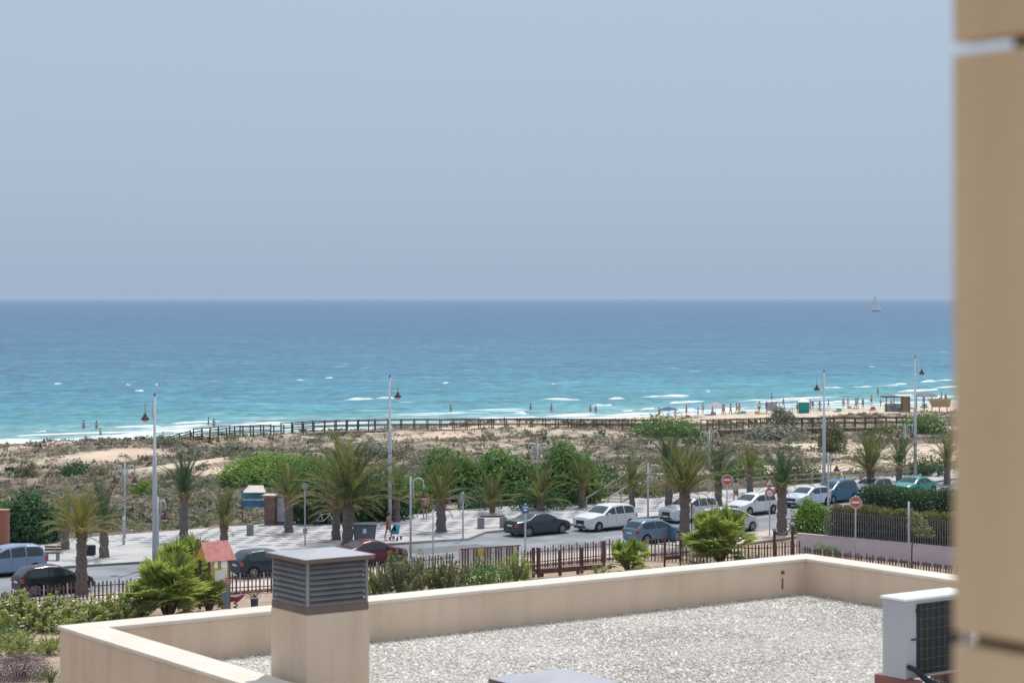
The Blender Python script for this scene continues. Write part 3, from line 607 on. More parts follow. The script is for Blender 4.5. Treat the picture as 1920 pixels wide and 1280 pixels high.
# ------------------------------------------------------------ fan palms and garden plants
def fan_mesh(seed, m, n=17, L=.55):
    r = random.Random(seed); V = []; Fc = []; T = []
    o = 0; st_ = .55; V += [Vector((0, .012, 0)), Vector((0, -.012, 0)), Vector((st_, -.01, .1)), Vector((st_, .01, .1))]; Fc.append((0, 1, 2, 3)); T += [.6] * 4
    for i in range(n):
        a = (i / (n - 1) - .5) * 3.4; d = Vector((math.cos(a), math.sin(a), .12 - .12 * abs(a) + r.uniform(-.08, .08))).normalized(); ll = L * (1 - .12 * abs(a)) * r.uniform(.85, 1.1)
        u = Vector((-d.y, d.x, 0))  .normalized() * .042; c = Vector((st_, 0, .1)); m_ = c + d * ll * .55; t = c + d * ll; t.z -= .1 * ll
        o = len(V); V += [c, m_ + u, t, m_ - u]; Fc.append((o, o + 1, o + 2, o + 3)); T += [r.uniform(.2, .9)] * 4
    return npmesh('leaf', V, Fc, m, T)
FANM = [fan_mesh(i, G_fan) for i in range(3)]; FANY = [fan_mesh(i + 9, G_yel) for i in range(2)]
def fan_palm(px, py, w, h, label, n=60, y=None):
    p = P(px, py); ppm = F / p.y; rx = w / 2 / ppm; hz = h / ppm
    t = thing('fan_palm', label, 'fan palm', p, 0, 'fan palms in the garden')
    b = MB()
    for k in range(4):
        a = k * 1.57 + .4; b.tube([(0, 0, -.1), (.2 * rx * math.cos(a), .2 * rx * math.sin(a), hz * .3), (.35 * rx * math.cos(a), .35 * rx * math.sin(a), hz * .45)], [.12, .10, .08], 7)
    b.build('trunk', bark, t)
    for i in range(n):
        k = i % 5; a0 = k * 1.257 + .4; a = i * 2.4; f = (i + .5) / n; el = R(80 - 95 * f); q = rx * .38 * (k > 0)
        o = put('leaf', (FANM[i % 3] if f < .85 else FANY[i % 2]), t, (q * math.cos(a0), q * math.sin(a0), hz * (.30 * (1 - f) + .16 + .05 * k)))
        o.rotation_euler = (rng.uniform(-.3, .3), -el, a); s_ = max(rx, hz * .8) * .72 * rng.uniform(.85, 1.15); o.scale = (s_,) * 3
    return t
fan_palm(350, 1122, 140, 100, 'upper fan palm, bright green, in front of the red roofed playhouse', 110)
fan_palm(316, 1160, 160, 105, 'lower yellow green fan palm just above the roof parapet at left', 120)
fan_palm(392, 1146, 70, 60, 'small fan palm at the foot of the playhouse tower', 60)
fan_palm(1182, 1080, 100, 58, 'small fan palm right of the brown garden gate', 80)
fan_palm(1350, 1060, 140, 92, 'large fan palm in front of the silver hatchback', 120)
gd = 'shrubs of the garden behind the roof'
def gbush(*a, **k): k.setdefault('group', gd); k.setdefault('z', 0); return bush(*a, **k)
gbush(40, 1178, 200, 66, 'flowering shrub mass at the left edge below the black hatchback', G_yel, 'sprig', n=11000, size=.05, v=20)
gbush(150, 1172, 150, 54, 'pale flowering shrub below the yellowing palm', G_yel, 'sprig', n=8000, size=.05, v=21)
gbush(225, 1168, 130, 60, 'white flowered shrub left of the fan palms', G_yel, 'sprig', n=8000, size=.05, v=22)
gbush(30, 1234, 110, 54, 'low yellow green shrub at the lower left', G_yel, 'sprig', n=4500, size=.05, v=23)
gbush(88, 1226, 70, 40, 'bright yellow shrub against the corner of the near building', G_yel, 'sprig', n=4500, size=.05, v=24)
gbush(35, 1272, 120, 44, 'mauve heather mound in the bottom left corner', G_mauve, 'mound', n=9000, size=.03, v=25)
gbush(92, 1278, 60, 30, 'small dark green bush right of the mauve mound', G_mid, n=1200, size=.045, v=26)
gbush(750, 1120, 130, 82, 'oleander mass behind the parapet right of the louvred chimney', G_olive, 'sprig', n=10000, size=.05, v=27)
gbush(785, 1100, 46, 82, 'tall thin oleander sprig beside the hook lamp post', G_olive, 'sprig', n=1200, size=.055, v=28)
gbush(835, 1110, 100, 66, 'oleander left of the green mound', G_olive, 'sprig', n=7500, size=.05, v=29)
gbush(910, 1102, 115, 48, 'dense bright green mound in the garden', G_mid, n=4200, size=.045, v=30)
gbush(968, 1094, 70, 62, 'yellow grassy shrub left of the garden gate', G_yel, 'sprig', n=6000, size=.05, v=31)
gbush(1125, 1080, 70, 22, 'dry low plant at the foot of the garden gate', G_yel, 'sprig', n=900, size=.05, v=32)
gbush(1310, 1066, 90, 26, 'low grey green plants left of the large fan palm', G_olive, 'sprig', n=1400, size=.05, v=33)
gbush(1415, 1052, 60, 20, 'low plant right of the large fan palm', G_yel, 'sprig', n=800, size=.05, v=34)
gbush(1548, 1050, 76, 30, 'green shrub in front of the pink wall', G_mid, 'tall', n=1800, size=.055, v=35)
gbush(1525, 1004, 96, 64, 'large light green bush at the corner of the pink wall', G_bright, 'tall', n=4200, size=.06, v=36)
gbush(1225, 1074, 60, 16, 'dark low plant right of the small fan palm', G_olive, 'sprig', n=700, size=.05, v=37)
gbush(95, 1184, 90, 34, 'yellow green shrub between the left edge mass and the pale flowering shrub', G_yel, 'sprig', n=6000, size=.05, v=40)
gbush(255, 1150, 70, 44, 'olive shrub between the white flowered shrub and the picket fence', G_olive, 'sprig', n=4000, size=.05, v=41)
gbush(12, 1212, 80, 40, 'dark green shrub at the left edge above the low yellow one', G_mid, n=2200, size=.05, v=42)
gbush(700, 1112, 60, 44, 'yellowish sprigs beside the right flank of the louvred chimney', G_yel, 'sprig', n=3500, size=.05, v=43)
gbush(475, 1118, 60, 10, 'dry ground plants by the picket fence left of the chimney', G_dry, n=500, size=.05, v=38)

# ------------------------------------------------------------ near building, roof, parapet
ZT = 12.4; ZG_ = 11.99
C0 = PY(107, 19.94, 0); C1 = PY(1513, 25.56, 0)
ua = (C1 - C0).normalized(); ub = Vector((-ua.y, ua.x, 0)); LA = (C1 - C0).length; LB = 15.
ANG = math.atan2(ua.y, ua.x)
def Q(a, b_, z): return Vector((0, 0, z)) + C0 + ua * a - ub * b_     # a along the far parapet, b_ towards the camera
m_stucco = weathered('beige_stucco', (.63, .495, .375), (.70, .56, .43), (.40, .285, .205))
m_cap = weathered('parapet_coping', (.66, .60, .53), (.73, .67, .60), (.45, .38, .31), .3)
bld = thing('beige_building', 'beige rendered building with a flat gravel roof and low parapet', 'building', Q(0, 0, 0), ANG)
TW = .36
def lb(b, a0, a1, b0, b1, z0, z1): b.box(((a0 + a1) / 2, -(b0 + b1) / 2, (z0 + z1) / 2), (a1 - a0, b1 - b0, z1 - z0))
b = MB(); lb(b, .02, LA - .02, .02, LB - .02, -.1, 11.93); b.build('body', m_stucco, bld)
for nm, q in (('far_parapet', (0.02, LA - .02, .02, TW - .02)), ('left_parapet', (.02, TW - .02, TW - .02, LB)), ('right_parapet', (LA - TW + .02, LA - .02, TW - .02, LB))):
    b = MB(); lb(b, *q, 11.93, ZT - .035); b.build('parapet', m_stucco, bld)
for q in ((0, LA, 0, TW), (0, TW, TW + .004, LB), (LA - TW, LA, TW + .004, LB)):
    b = MB(); lb(b, *q, ZT - .035, ZT); b.build('coping', m_cap, bld, bevel=.006)
# small overflow pipe with rust mark near the far corner
b = MB(); q = Vector((LA - TW - .36, -TW + .02 - .012, 0)); b.box((q.x, q.y, ZG_ + .27), (.035, .02, .035)); b.box((q.x, q.y + .006, ZG_ + .14), (.018, .006, .13))
b.build('overflow_pipe', mat('rust', (.22, .09, .04), .9, scale=20), bld)
m_grbed = mat('gravel_bed', (.66, .62, .58), .95, col2=(.82, .78, .74), scale=40, bump=1, bscale=60, spec=.1)
b = MB(); lb(b, TW - .02, LA - TW + .02, TW - .02, LB, 11.93, ZG_ - .012); b.build('gravel_bed', m_grbed, bld)
# pebbles
Ng = 150000
ga = nr.uniform(TW - .01, LA - TW + .01, Ng); gb = TW - .01 + nr.random(Ng) ** .9 * 8.2
sz = nr.uniform(.007, .0155, Ng); base = np.array([[1, 0, 0], [0, 1, 0], [-1, 0, 0], [0, -1, 0], [0, 0, .34], [0, 0, -.6]])
sq = nr.uniform(.7, 1.25, (Ng, 6, 3)); Vg = base[None] * sq * sz[:, None, None]
an = nr.uniform(0, 2 * PI, Ng); ca, sa = np.cos(an)[:, None], np.sin(an)[:, None]
Vx = Vg[..., 0] * ca - Vg[..., 1] * sa; Vy = Vg[..., 0] * sa + Vg[..., 1] * ca
Vg = np.stack([Vx + ga[:, None], Vy - gb[:, None], Vg[..., 2] + ZG_ - .006 + nr.uniform(-.004, .008, Ng)[:, None]], -1).reshape(-1, 3)
tri = np.array([[0, 1, 4], [1, 2, 4], [2, 3, 4], [3, 0, 4], [1, 0, 5], [2, 1, 5], [3, 2, 5], [0, 3, 5]])
Fg = (np.arange(Ng)[:, None, None] * 6 + tri[None]).reshape(-1, 3)
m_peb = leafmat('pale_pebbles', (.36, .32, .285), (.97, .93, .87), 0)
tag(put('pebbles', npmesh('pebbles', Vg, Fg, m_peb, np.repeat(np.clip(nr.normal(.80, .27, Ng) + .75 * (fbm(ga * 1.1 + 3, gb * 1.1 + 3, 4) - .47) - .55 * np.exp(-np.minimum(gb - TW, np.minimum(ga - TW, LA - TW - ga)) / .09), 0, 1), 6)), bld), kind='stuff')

# chimneys
m_al = mat('weathered_grey_metal', (.27, .265, .265), .55, var=.15, scale=3, metal=.2, spec=.4, bump=.1)
m_altop = mat('grey_sheet_cap', (.36, .37, .41), .55, var=.1, scale=2, metal=.1)
m_brn = mat('brown_flashing', (.16, .115, .10), .6, scale=5)
m_dark = mat('dark_void', (.03, .03, .032), .8)
def chimney(near, w, ztop, zbase, label, lou=.35, cap_only=False):
    """near = corner nearest the camera; sides run along ua and ub"""
    t = thing('chimney', label, 'chimney', near + Vector((0, 0, zbase)), ANG)
    zt = ztop - zbase; zl1 = zt - .065; zl0 = zl1 - lou
    b = MB(); b.box((w / 2, w / 2, (zl0 - .065) / 2), (w, w, zl0 - .065)); b.build('shaft', m_stucco, t, bevel=.008)
    b = MB(); b.box((w / 2, w / 2, zl0 - .0325), (w - .012, w - .012, .064)); b.build('band', m_brn, t)
    b = MB(); b.box((w / 2, w / 2, (zl0 + zl1) / 2), (w - .12, w - .12, lou)); b.build('flue_core', m_dark, t)
    for (x, y) in ((.02, .02), (w - .02, .02), (.02, w - .02), (w - .02, w - .02)):
        b = MB(); b.box((x, y, (zl0 + zl1) / 2), (.020, .020, lou)); b.build('corner_post', m_al, t)
    n = 8
    for i in range(n):
        z = zl0 + lou * (i + .5) / n; b = MB()
        for (ax, sgn) in (('x', 0), ('x', 1), ('y', 0), ('y', 1)):
            hh = lou / n * .72; x0, x1 = .034, w - .034
            yo, yi = (-.004, .04) if sgn == 0 else (w + .004, w - .04)
            vs = [(x0, yo, z - hh / 2), (x1, yo, z - hh / 2), (x1, yi, z + hh / 2), (x0, yi, z + hh / 2)]
            vs += [(v[0], v[1] + (.012 if sgn == 0 else -.012), v[2] - .006) for v in vs]
            if ax == 'y': vs = [(v[1], v[0], v[2]) for v in vs]
            b.add(vs, [(0, 1, 2, 3), (7, 6, 5, 4), (0, 4, 5, 1), (1, 5, 6, 2), (2, 6, 7, 3), (3, 7, 4, 0)])
        b.build('louvre_blade', m_al, t)
    o = .032; b = MB(); b.box((w / 2, w / 2, zt - .045), (w + 2 * o, w + 2 * o, .035)); b.build('cap_edge', m_brn, t)
    lo, hi = -o - .004, w + o + .004; b = MB()
    b.add([(lo, lo, zt - .026), (hi, lo, zt - .026), (hi, hi, zt - .026), (lo, hi, zt - .026), (w / 2, w / 2, zt + .012)], [(0, 1, 4), (1, 2, 4), (2, 3, 4), (3, 0, 4), (3, 2, 1, 0)])
    b.build('cap', m_altop, t)
    return t
n1 = PY(575, 17.0); chimney(n1, .595, H - (1042 - 558) / F * 17.0, ZG_ - .02, 'square rendered chimney with a tall grey louvred top rising from the gravel roof')
n2 = PY(1023, 14.15); chimney(n2, .595, H - (1288 - 558) / F * 14.15, ZG_ - .02, 'second chimney at the bottom edge, only its flat grey cap showing')

# air conditioner
ac = PY(1697.5, 18.7); t = thing('air_conditioner', 'white outdoor air conditioner with a black fan grille on the gravel roof', 'air conditioner', ac + Vector((0, 0, ZG_)), ANG)
m_ac = mat('ac_white_shaded', (.43, .43, .46), .5, var=.05, scale=2); m_actop = mat('ac_white_lit', (.80, .80, .82), .5, var=.03)  # shade put into the grey body colour, sunlight into the paler lid
w, d_, h0, h1 = .86, .285, .12, .815
b = MB(); b.box((w / 2, d_ / 2, (h0 + h1) / 2), (w, d_, h1 - h0)); b.build('body', m_ac, t, bevel=.012)
b = MB(); b.box((w / 2, d_ / 2, h1 + .012), (w + .03, d_ + .03, .024)); b.build('lid', m_actop, t, bevel=.006)
b = MB(); b.box((.14 + .34, -.005, (h0 + h1) / 2 + .0), (.68, .012, .63)); b.build('fan_opening', m_dark, t)
b = MB()
for i in range(9): b.box((.14 + .68 * (i + .5) / 9, -.018, (h0 + h1) / 2), (.0045, .006, .62))
for i in range(7): b.box((.48, -.023, h0 + .04 + .62 * (i + .5) / 7), (.67, .006, .0045))
b.build('grille', mat('grille_grey', (.10, .11, .10), .6), t)
b = MB(); b.box((.10, -.006, .47), (.055, .008, .014)); b.build('badge', m_dark, t)
b = MB(); b.box((.145, -.02, h1 - .09), (.05, .02, .02)); b.build('clip', m_dark, t)
b = MB(); b.lathe([(.0, -.02), (.05, -.02), (.24, -.012), (.24, -.011)], (.48, 0, .47), 20, M=Matrix.Rotation(R(90), 3, 'X')); b.build('fan', mat('fan_plastic', (.05, .05, .05), .5), t)
for x in (.06, w - .08):
    b = MB(); b.box((x, d_ / 2, .06), (.10, d_ + .22, .12)); b.build('support_beam', mat('red_support', (.24, .09, .085), .7, scale=5), t, bevel=.008)
pp = thing('insulated_pipe', 'black insulated pipe running from the air conditioner along the roof', 'pipe', ac + Vector((0, 0, ZG_)), ANG)
b = MB(); b.tube([(.02, -.01, .24), (.06, -.07, .21), (.16, -.10, .12), (.30, -.12, .05), (.7, -.15, .035), (1.3, -.2, .03)], [.022, .026, .03, .03, .03, .03], 8); b.build('pipe', mat('black_foam', (.02, .025, .035), .7), pp, smooth=True)

# clad wall right beside the camera
E0 = Vector((.2089 * 2.2, 2.2, 0)); u_ = -ub; nrm = -ua
cwt = thing('clad_wall', 'blurred tan panel-clad wall close on the right side', 'wall', (E0.x, E0.y, 0), math.atan2(u_.y, u_.x))
m_pan = weathered('tan_cladding', (.60, .45, .285), (.72, .55, .36), (.50, .36, .22), .6)
zs = [(H + .2655, H + 1.4), (H - .3485, H + .2535), (H - 1.5, H - .3605)]
# local x runs along the wall away from the corner, +y is the outer (camera) side or not depending on axes
sgn = 1 if (Matrix.Rotation(math.atan2(u_.y, u_.x), 3, 'Z') @ Vector((0, 1, 0))).dot(nrm) > 0 else -1
for z0, z1 in zs:
    for k in range(3):
        b = MB(); b.box((.55 + k * 1.11, -sgn * .015, (z0 + z1) / 2), (1.10, .03, z1 - z0)); b.build('panel', m_pan, cwt, bevel=.003)
m_back = mat('backing_dark', (.07, .05, .035), .9)
b = MB(); b.box((1.7 + .048, -sgn * .18, H + .6), (3.4, .28, 1.6)); b.build('backing', m_back, cwt)
b = MB(); b.box((1.7 + .004, -sgn * .171, H - .85), (3.4, .28, 1.28)); b.build('backing', m_back, cwt)
b = MB(); b.box((.020, sgn * .001, H - .3545), (.003, .004, .014)); b.build('clip', mat('steel_clip', (.8, .8, .8), .4, metal=.1), cwt)

# ------------------------------------------------------------ wooden picket fence and gate
m_pick = mat('brown_stake', (.15, .095, .09), .85, var=.25, scale=3); m_pick2 = mat('pale_stake', (.50, .41, .40), .85, var=.2, scale=3)
def pk_mesh(m, w, h):
    b = MB(); b.add([(-w / 2, -w / 2, -.1), (w / 2, -w / 2, -.1), (w / 2, w / 2, -.1), (-w / 2, w / 2, -.1), (-w / 2, -w / 2, h - .06), (w / 2, -w / 2, h - .06), (w / 2, w / 2, h - .06), (-w / 2, w / 2, h - .06), (0, 0, h)],
                    [(0, 1, 5, 4), (1, 2, 6, 5), (2, 3, 7, 6), (3, 0, 4, 7), (4, 5, 8), (5, 6, 8), (6, 7, 8), (7, 4, 8)]); return b.mesh('picket', m)
PKS = [pk_mesh(m_pick, .065, 1.02), pk_mesh(m_pick, .06, 1.07), pk_mesh(m_pick, .07, .98), pk_mesh(m_pick2, .06, 1.03)]
def picket_fence(pts, label, step=.21, hs=1., pale=6):
    pts = [Vector(p) for p in pts]; t = thing('picket_fence', label, 'fence', pts[0], 0, 'brown picket fences round the garden')
    for i, (p, an) in enumerate(along(pts, step)):
        o = put('picket', PKS[3] if (i * 7 % pale == 0) else PKS[i % 3], t, p - pts[0] + Vector((0, 0, rng.uniform(-.03, .03))), an + rng.uniform(-.2, .2)); o.scale.z = hs; o.rotation_euler.x = rng.uniform(-.025, .025)
    for z in (.28, .78):
        for a, c in zip(pts[:-1], pts[1:]):
            b = MB(); b.beam(a - pts[0] + Vector((0, 0, z * hs)), c - pts[0] + Vector((0, 0, z * hs)), .03, .05); b.build('rail', m_pick, t)
    return t
f0 = [PY(-200, 96), P(60, 1136), P(180, 1126), P(270, 1120)]
picket_fence(f0[:], 'picket fence in front of the black hatchback at far left')
picket_fence([P(272, 1120), P(420, 1112), P(505, 1108), P(640, 1096), P(705, 1088)], 'picket fence passing behind the playhouse and the louvred chimney')
picket_fence([P(706, 1088), P(780, 1078), P(852, 1070)], 'picket fence behind the oleanders right of the louvred chimney')
# solid screen of stakes (bin enclosure)
t = thing('bin_screen', 'closely boarded brown timber screen behind the green mound', 'fence', P(862, 1070))
pts = [P(862, 1070), P(976, 1062)]; d = (pts[1] - pts[0]); n_ = 22
for i in range(n_):
    b = MB(); q = d * (i / n_); b.box((q.x, q.y, .6), (.13, .04, 1.2 + .02 * (i % 3)), math.atan2(d.y, d.x)); b.build('board', m_pick if i % 4 else m_pick2, t)
b = MB(); b.beam(Vector((0, 0, 1.24)), d + Vector((0, 0, 1.24)), .07, .06); b.build('top_rail', m_pick, t)
picket_fence([P(978, 1064), P(1000, 1062)], 'short stub of picket fence left of the garden gate')
# gate with heavy posts and low sleeper beam
m_gate = mat('dark_red_timber', (.11, .045, .05), .8, var=.25, scale=4)
g0 = P(1000, 1082); g1 = P(1134, 1066)
t = thing('garden_gate', 'dark red timber garden enclosure with heavy posts and a low sleeper', 'gate', g0)
for px, py, h in ((1000, 1082, 1.65), (1010, 1082, 1.65), (1050, 1078, 1.4), (1091, 1074, 1.45), (1132, 1066, 1.6)):
    q = P(px, py) - g0; b = MB(); b.box((q.x, q.y, h / 2), (.14, .14, h), ANG); b.build('post', m_gate, t)
d = P(1134, 1072) - g0
for z, hh in ((.32, .26),):
    b = MB(); b.beam(Vector((.1, 0, z)), d + Vector((0, 0, z)), .16, hh); b.build('sleeper', m_gate, t)
for k in range(4):
    q = d * (.12 + .25 * k); b = MB(); b.box((q.x, q.y, .12), (.14, .14, .24), ANG); b.build('foot', m_gate, t)
picket_fence([P(1002, 1064), P(1070, 1057), P(1134, 1051)], 'picket fence behind the dark red garden enclosure', .2, 1.15, 3)
picket_fence([P(1136, 1050), P(1220, 1049), P(1300, 1052), P(1420, 1058), P(1500, 1052)], 'picket fence between the small and the large fan palm', .21, 1.2, 3)
picket_fence([P(1505, 1050), P(1600, 1064), P(1700, 1077), P(1800, 1092)], 'picket fence in front of the pink wall', .21, .85, 4)
# swing-like frame behind
t = thing('rope_gate', 'pair of brown posts joined by a sagging rope with knots', 'gate', P(1452, 1052))
q1 = P(1486, 1048) - P(1452, 1052)
for q, h in ((Vector((0, 0, 0)), 1.9), (q1, 2.1)):
    b = MB(); b.tube([q + Vector((0, 0, -.1)), q + Vector((0, 0, h))], .085, 8); b.build('post', m_gate, t)
    b = MB(); b.lathe([(.0, .13), (.12, .08), (.15, 0), (.10, -.08), (.0, -.12)], q + Vector((0, 0, h - .03)), 10); b.build('knot', mat('grey_rope', (.35, .34, .36), .9), t, smooth=True)
rp = [Vector((0, 0, 1.8)).lerp(q1 + Vector((0, 0, 2.0)), k / 10) - Vector((0, 0, .35 * math.sin(PI * k / 10))) for k in range(11)]
b = MB(); b.tube(rp, .055, 8); b.build('rope', mat('dark_rope', (.12, .11, .12), .9), t, smooth=True)
t = thing('perch_post', 'thin grey post with a small tray between palm and light green bush', 'post', P(1486, 1030))
b = MB(); b.tube([(0, 0, 0), (0, 0, 2.0)], .05, 8); b.build('pole', m_al, t); b = MB(); b.box((-.15, 0, 1.95), (.6, .25, .06)); b.build('tray', m_altop, t)

# pink wall with railing and hedge
m_pink = mat('lilac_wall', (.52, .44, .49), .9, col2=(.58, .50, .54), scale=.7, detail=7)
w0 = P(1496, 1031); w1 = P(1800, 1061); wd = (w1 - w0); wa = math.atan2(wd.y, wd.x); WL = wd.length
w_ext = WL * 2.2
t = thing('pink_wall', 'low lilac pink wall along the side street at right', 'wall', w0, wa)
b = MB(); b.box((w_ext / 2, 0, .52), (w_ext, .25, 1.04)); b.build('wall', m_pink, t); b = MB(); b.box((w_ext / 2, 0, 1.055), (w_ext + .02, .30, .03)); b.build('coping', m_pink, t)
t = thing('metal_railing', 'dark metal railing with thin bars on top of the pink wall', 'railing', w0 + Vector((0, 0, 1.07)), wa)
m_rail = mat('dark_railing', (.07, .07, .085), .5); m_rail2 = mat('light_bar', (.22, .22, .25), .5)
barm = MB().box((0, 0, .75), (.03, .02, 1.5)).mesh('bar', m_rail2); x = 1.95
while x < w_ext * .62:
    put('bar', barm, t, (x, 0, 0)); x += .165
for z in (.06, .5, 1.0, 1.48):
    b = MB(); b.box(((1.9 + w_ext * .62) / 2, .012, z), (w_ext * .62 - 1.9, .03, .03)); b.build('rail', m_rail, t)
def hedge(label, off, x0, x1, h, dep, n, m, z0=0.2, group='cypress hedges behind the railing'):
    t = thing('hedge', label, 'hedge', w0, wa, group)
    C = np.stack([nr.uniform(x0, x1, n), nr.uniform(-dep / 2, dep / 2, n) + off, nr.uniform(z0, h, n)], -1)
    hh = h * (.88 + .22 * fbm(C[:, 0] * 1.3 + 5, C[:, 1] + 5, 2)); C[:, 2] = C[:, 2] / h * hh
    nn = nr.normal(0, 1, (n, 3)) * np.array([.6, 1, .3]); nn[:, 1] -= .8; nn[:, 2] += .5 * (C[:, 2] / hh)
    V, Fc = leaf_cards(C, nn, .085, .5, .4)
    put('foliage', npmesh('foliage', V, Fc, m, np.repeat(nr.uniform(0, .5, n) + .5 * (C[:, 2] / hh) ** 6, 4)), t)
    b = MB()
    x = x0 + .4
    while x < x1 - .3: b.tube([(x, off, 0), (x, off, h * .7)], [.05, .03], 5); x += .8
    b.build('stems', bark, t)
    return t
hedge('front hedge with yellowing clipped top behind the dark railing', 1.0, 1.9, w_ext * .6, 2.95, 1.0, 42000, leafmat('hedge_olive', (.015, .03, .018), (.26, .25, .09), .25))
hedge('taller dark cypress hedge behind the front hedge', 3.4, 2.6, w_ext * .6, 3.9, 1.3, 42000, leafmat('hedge_dark', (.02, .05, .028), (.10, .18, .07), .3))

# ------------------------------------------------------------ lamps and signs
m_pole = mat('galvanised_pole', (.44, .46, .50), .5, metal=.2, var=.08, scale=2)
m_lant = mat('maroon_enamel', (.075, .022, .028), .4, var=.1); m_glass = mat('opal_glass', (.60, .52, .52), .3)
def lantern(t, x, y, z, s=1.):
    b = MB(); b.lathe([(.03, .42), (.05, .30), (.11, .28), (.12, .16), (.17, .13), (.27, 0), (.275, -.05), (.20, -.05), (.19, 0)], (x, y, z), 14)
    for i in range(len(b.v)): v = b.v[i]; b.v[i] = (x + (v[0] - x) * s, y + (v[1] - y) * s, z + (v[2] - z) * s)
    o = b.build('lantern', m_lant, t, smooth=True)
    b = MB(); b.lathe([(.20, -.05), (.17, -.14), (.08, -.20), (0, -.21)], (0, 0, 0), 12); b.v = [(x + v[0] * s, y + v[1] * s, z + v[2] * s) for v in b.v]; b.build('diffuser', m_glass, o, smooth=True)
def tall_lamp(px, Y, side, label, top=None):
    p = PY(px, Y); t = thing('tall_street_lamp', label, 'street lamp', p, 0, 'tall street lamps along the avenue'); h = 9.95 if top is None else H - (top - 558) / F * Y
    b = MB(); b.tube([(0, 0, 0), (0, 0, 3), (0, 0, 6.3), (0, 0, 6.32), (0, 0, h)], [.15, .13, .125, .085, .075], 10); b.build('pole', m_pole, t, smooth=True)
    b = MB(); b.lathe([(.22, 0), (.22, .05), (.17, .12)], (0, 0, .1), 10); b.build('base', m_pole, t)
    lx = side * .55; lz = h - 1.33
    b = MB(); b.tube([(0, 0, h - .35), (lx * .35, 0, h - .22), (lx * .75, 0, h - .27), (lx, 0, h - .42), (lx, 0, lz + .4)], .022, 6); b.tube([(0, 0, h - 1.35), (side * .13, 0, h - 1.2), (side * .13, 0, h - .3)], .028, 6); b.build('arm', m_pole, t, smooth=True)
    lantern(t, lx, 0, lz, .92)
    b = MB(); b.lathe([(.0, .16), (.05, .12), (.06, .04), (.04, 0)], (0, 0, h), 8); b.build('finial', m_lant, t)
tall_lamp(290, P(290, 1062).y, -1, 'leftmost tall lamp post, lantern hanging on its left', 742)
tall_lamp(731, P(731, 982).y, 1, 'tall central lamp post, lantern hanging on its right', 707)
tall_lamp(1545, P(1545, 938).y, -1, 'tall lamp post above the blue car, lantern on its left', 697)
tall_lamp(1716, P(1716, 905).y, 1, 'rightmost tall lamp post, lantern on its right', 670)
def hook_lamp(px, py, top, sides, label, name='hook_lamp', r=.42, Y=None):
    p = P(px, py) if Y is None else PY(px, Y); h = H - (top - 558) / F * p.y - .1; p.z = .1
    t = thing(name, label, 'street lamp', p, 0, 'short hooked lamps'); h -= 0
    b = MB(); b.tube([(0, 0, 0), (0, 0, h)], [.075, .05], 8); b.build('pole', m_pole, t, smooth=True)
    for s in sides:
        pts = [(s * .16, 0, h - 1.35), (s * .16, 0, h - .35)] + [(s * (.16 + r - r * math.cos(k * PI / 8)), 0, h - .35 + r * .85 * math.sin(k * PI / 8)) for k in range(1, 8)] + [(s * (.16 + 2 * r), 0, h - .75)]
        b = MB(); b.tube(pts, .042, 6); b.build('arm', m_pole, t, smooth=True); lantern(t, s * (.16 + 2 * r), 0, h - 1.2, .85)
hook_lamp(770, 1051, 893, (1,), 'single hook lamp left of the middle palm with drooping fronds', r=.30)
hook_lamp(1215, 1010, 868, (1,), 'single hook lamp beside the open blue car', r=.28)
hook_lamp(296, 1090, 930, (1,), 'single hook lamp half hidden behind the leftmost tall lamp', r=.12)
hook_lamp(1553, 988, 848, (1,), 'single hook lamp close right of the third tall lamp', r=.20)
hook_lamp(1008, 957, 828, (-1, 1), 'double hook lamp behind the dark saloon', r=.26)
hook_lamp(1330, 925, 806, (-1, 1), 'double hook lamp behind the second white off-roader', r=.27)
hook_lamp(234, 1012, 868, (-1, 1), 'double hook lamp on the promenade at far left', r=.24)
hook_lamp(1697, 893, 793, (-1, 1), 'double hook lamp left of the rightmost tall lamp', r=.24)
m_red = mat('sign_red', (.46, .12, .11), .5, var=.05); m_white = mat('sign_white', (.78, .78, .78), .5, var=.03); m_blue = mat('sign_blue', (.06, .12, .35), .5, var=.05); m_signback = mat('sign_back', (.32, .34, .36), .5)
def post(px, py, top, name, label, cat='sign', r=.04, z=0, m=None):
    p = P(px, py, z); t = thing(name, label, cat, p, 0); h = H - (top - 558) / F * p.y - z
    b = MB(); b.tube([(0, 0, 0), (0, 0, h)], r, 8); b.build('pole', m or m_pole, t, smooth=True); return t, h, p
def disc(t, z, r, m, name, y=-.055, rim=None, n=20, rx=1.):
    M = Matrix.Rotation(R(90), 3, 'X'); b = MB(); b.lathe([(0, .01), (r, .01), (r, -.01), (0, -.01)], (0, y, z), n, M=M); o = b.build(name, m, t); o.scale.x = rx; return o
for (px, py, top, cz, lab) in ((1604, 1062, 928, 941, 'no-entry sign on a grey pole in front of the cypress hedge'), (1363, 1000, 892, 899, 'no-entry sign above the silver hatchback')):
    t, h, p = post(px, py, top, 'no_entry_sign', lab); t['group'] = 'no-entry signs'; ppm = F / p.y; z = H - (cz - 558) / ppm; rr = 10.5 / ppm if px > 1500 else 9.5 / ppm
    disc(t, z, rr * 1.08, m_white, 'rim', -.05); disc(t, z, rr * .98, m_red, 'disc', -.062); b = MB(); b.box((0, -.08, z), (rr * 1.4, .01, rr * .34)); b.build('white_bar', m_white, t)
t, h, p = post(1443, 1005, 892, 'warning_sign', 'red bordered triangular sign over a round one, left of the palm'); ppm = F / p.y; z = H - (905 - 558) / ppm; r = 12 / ppm
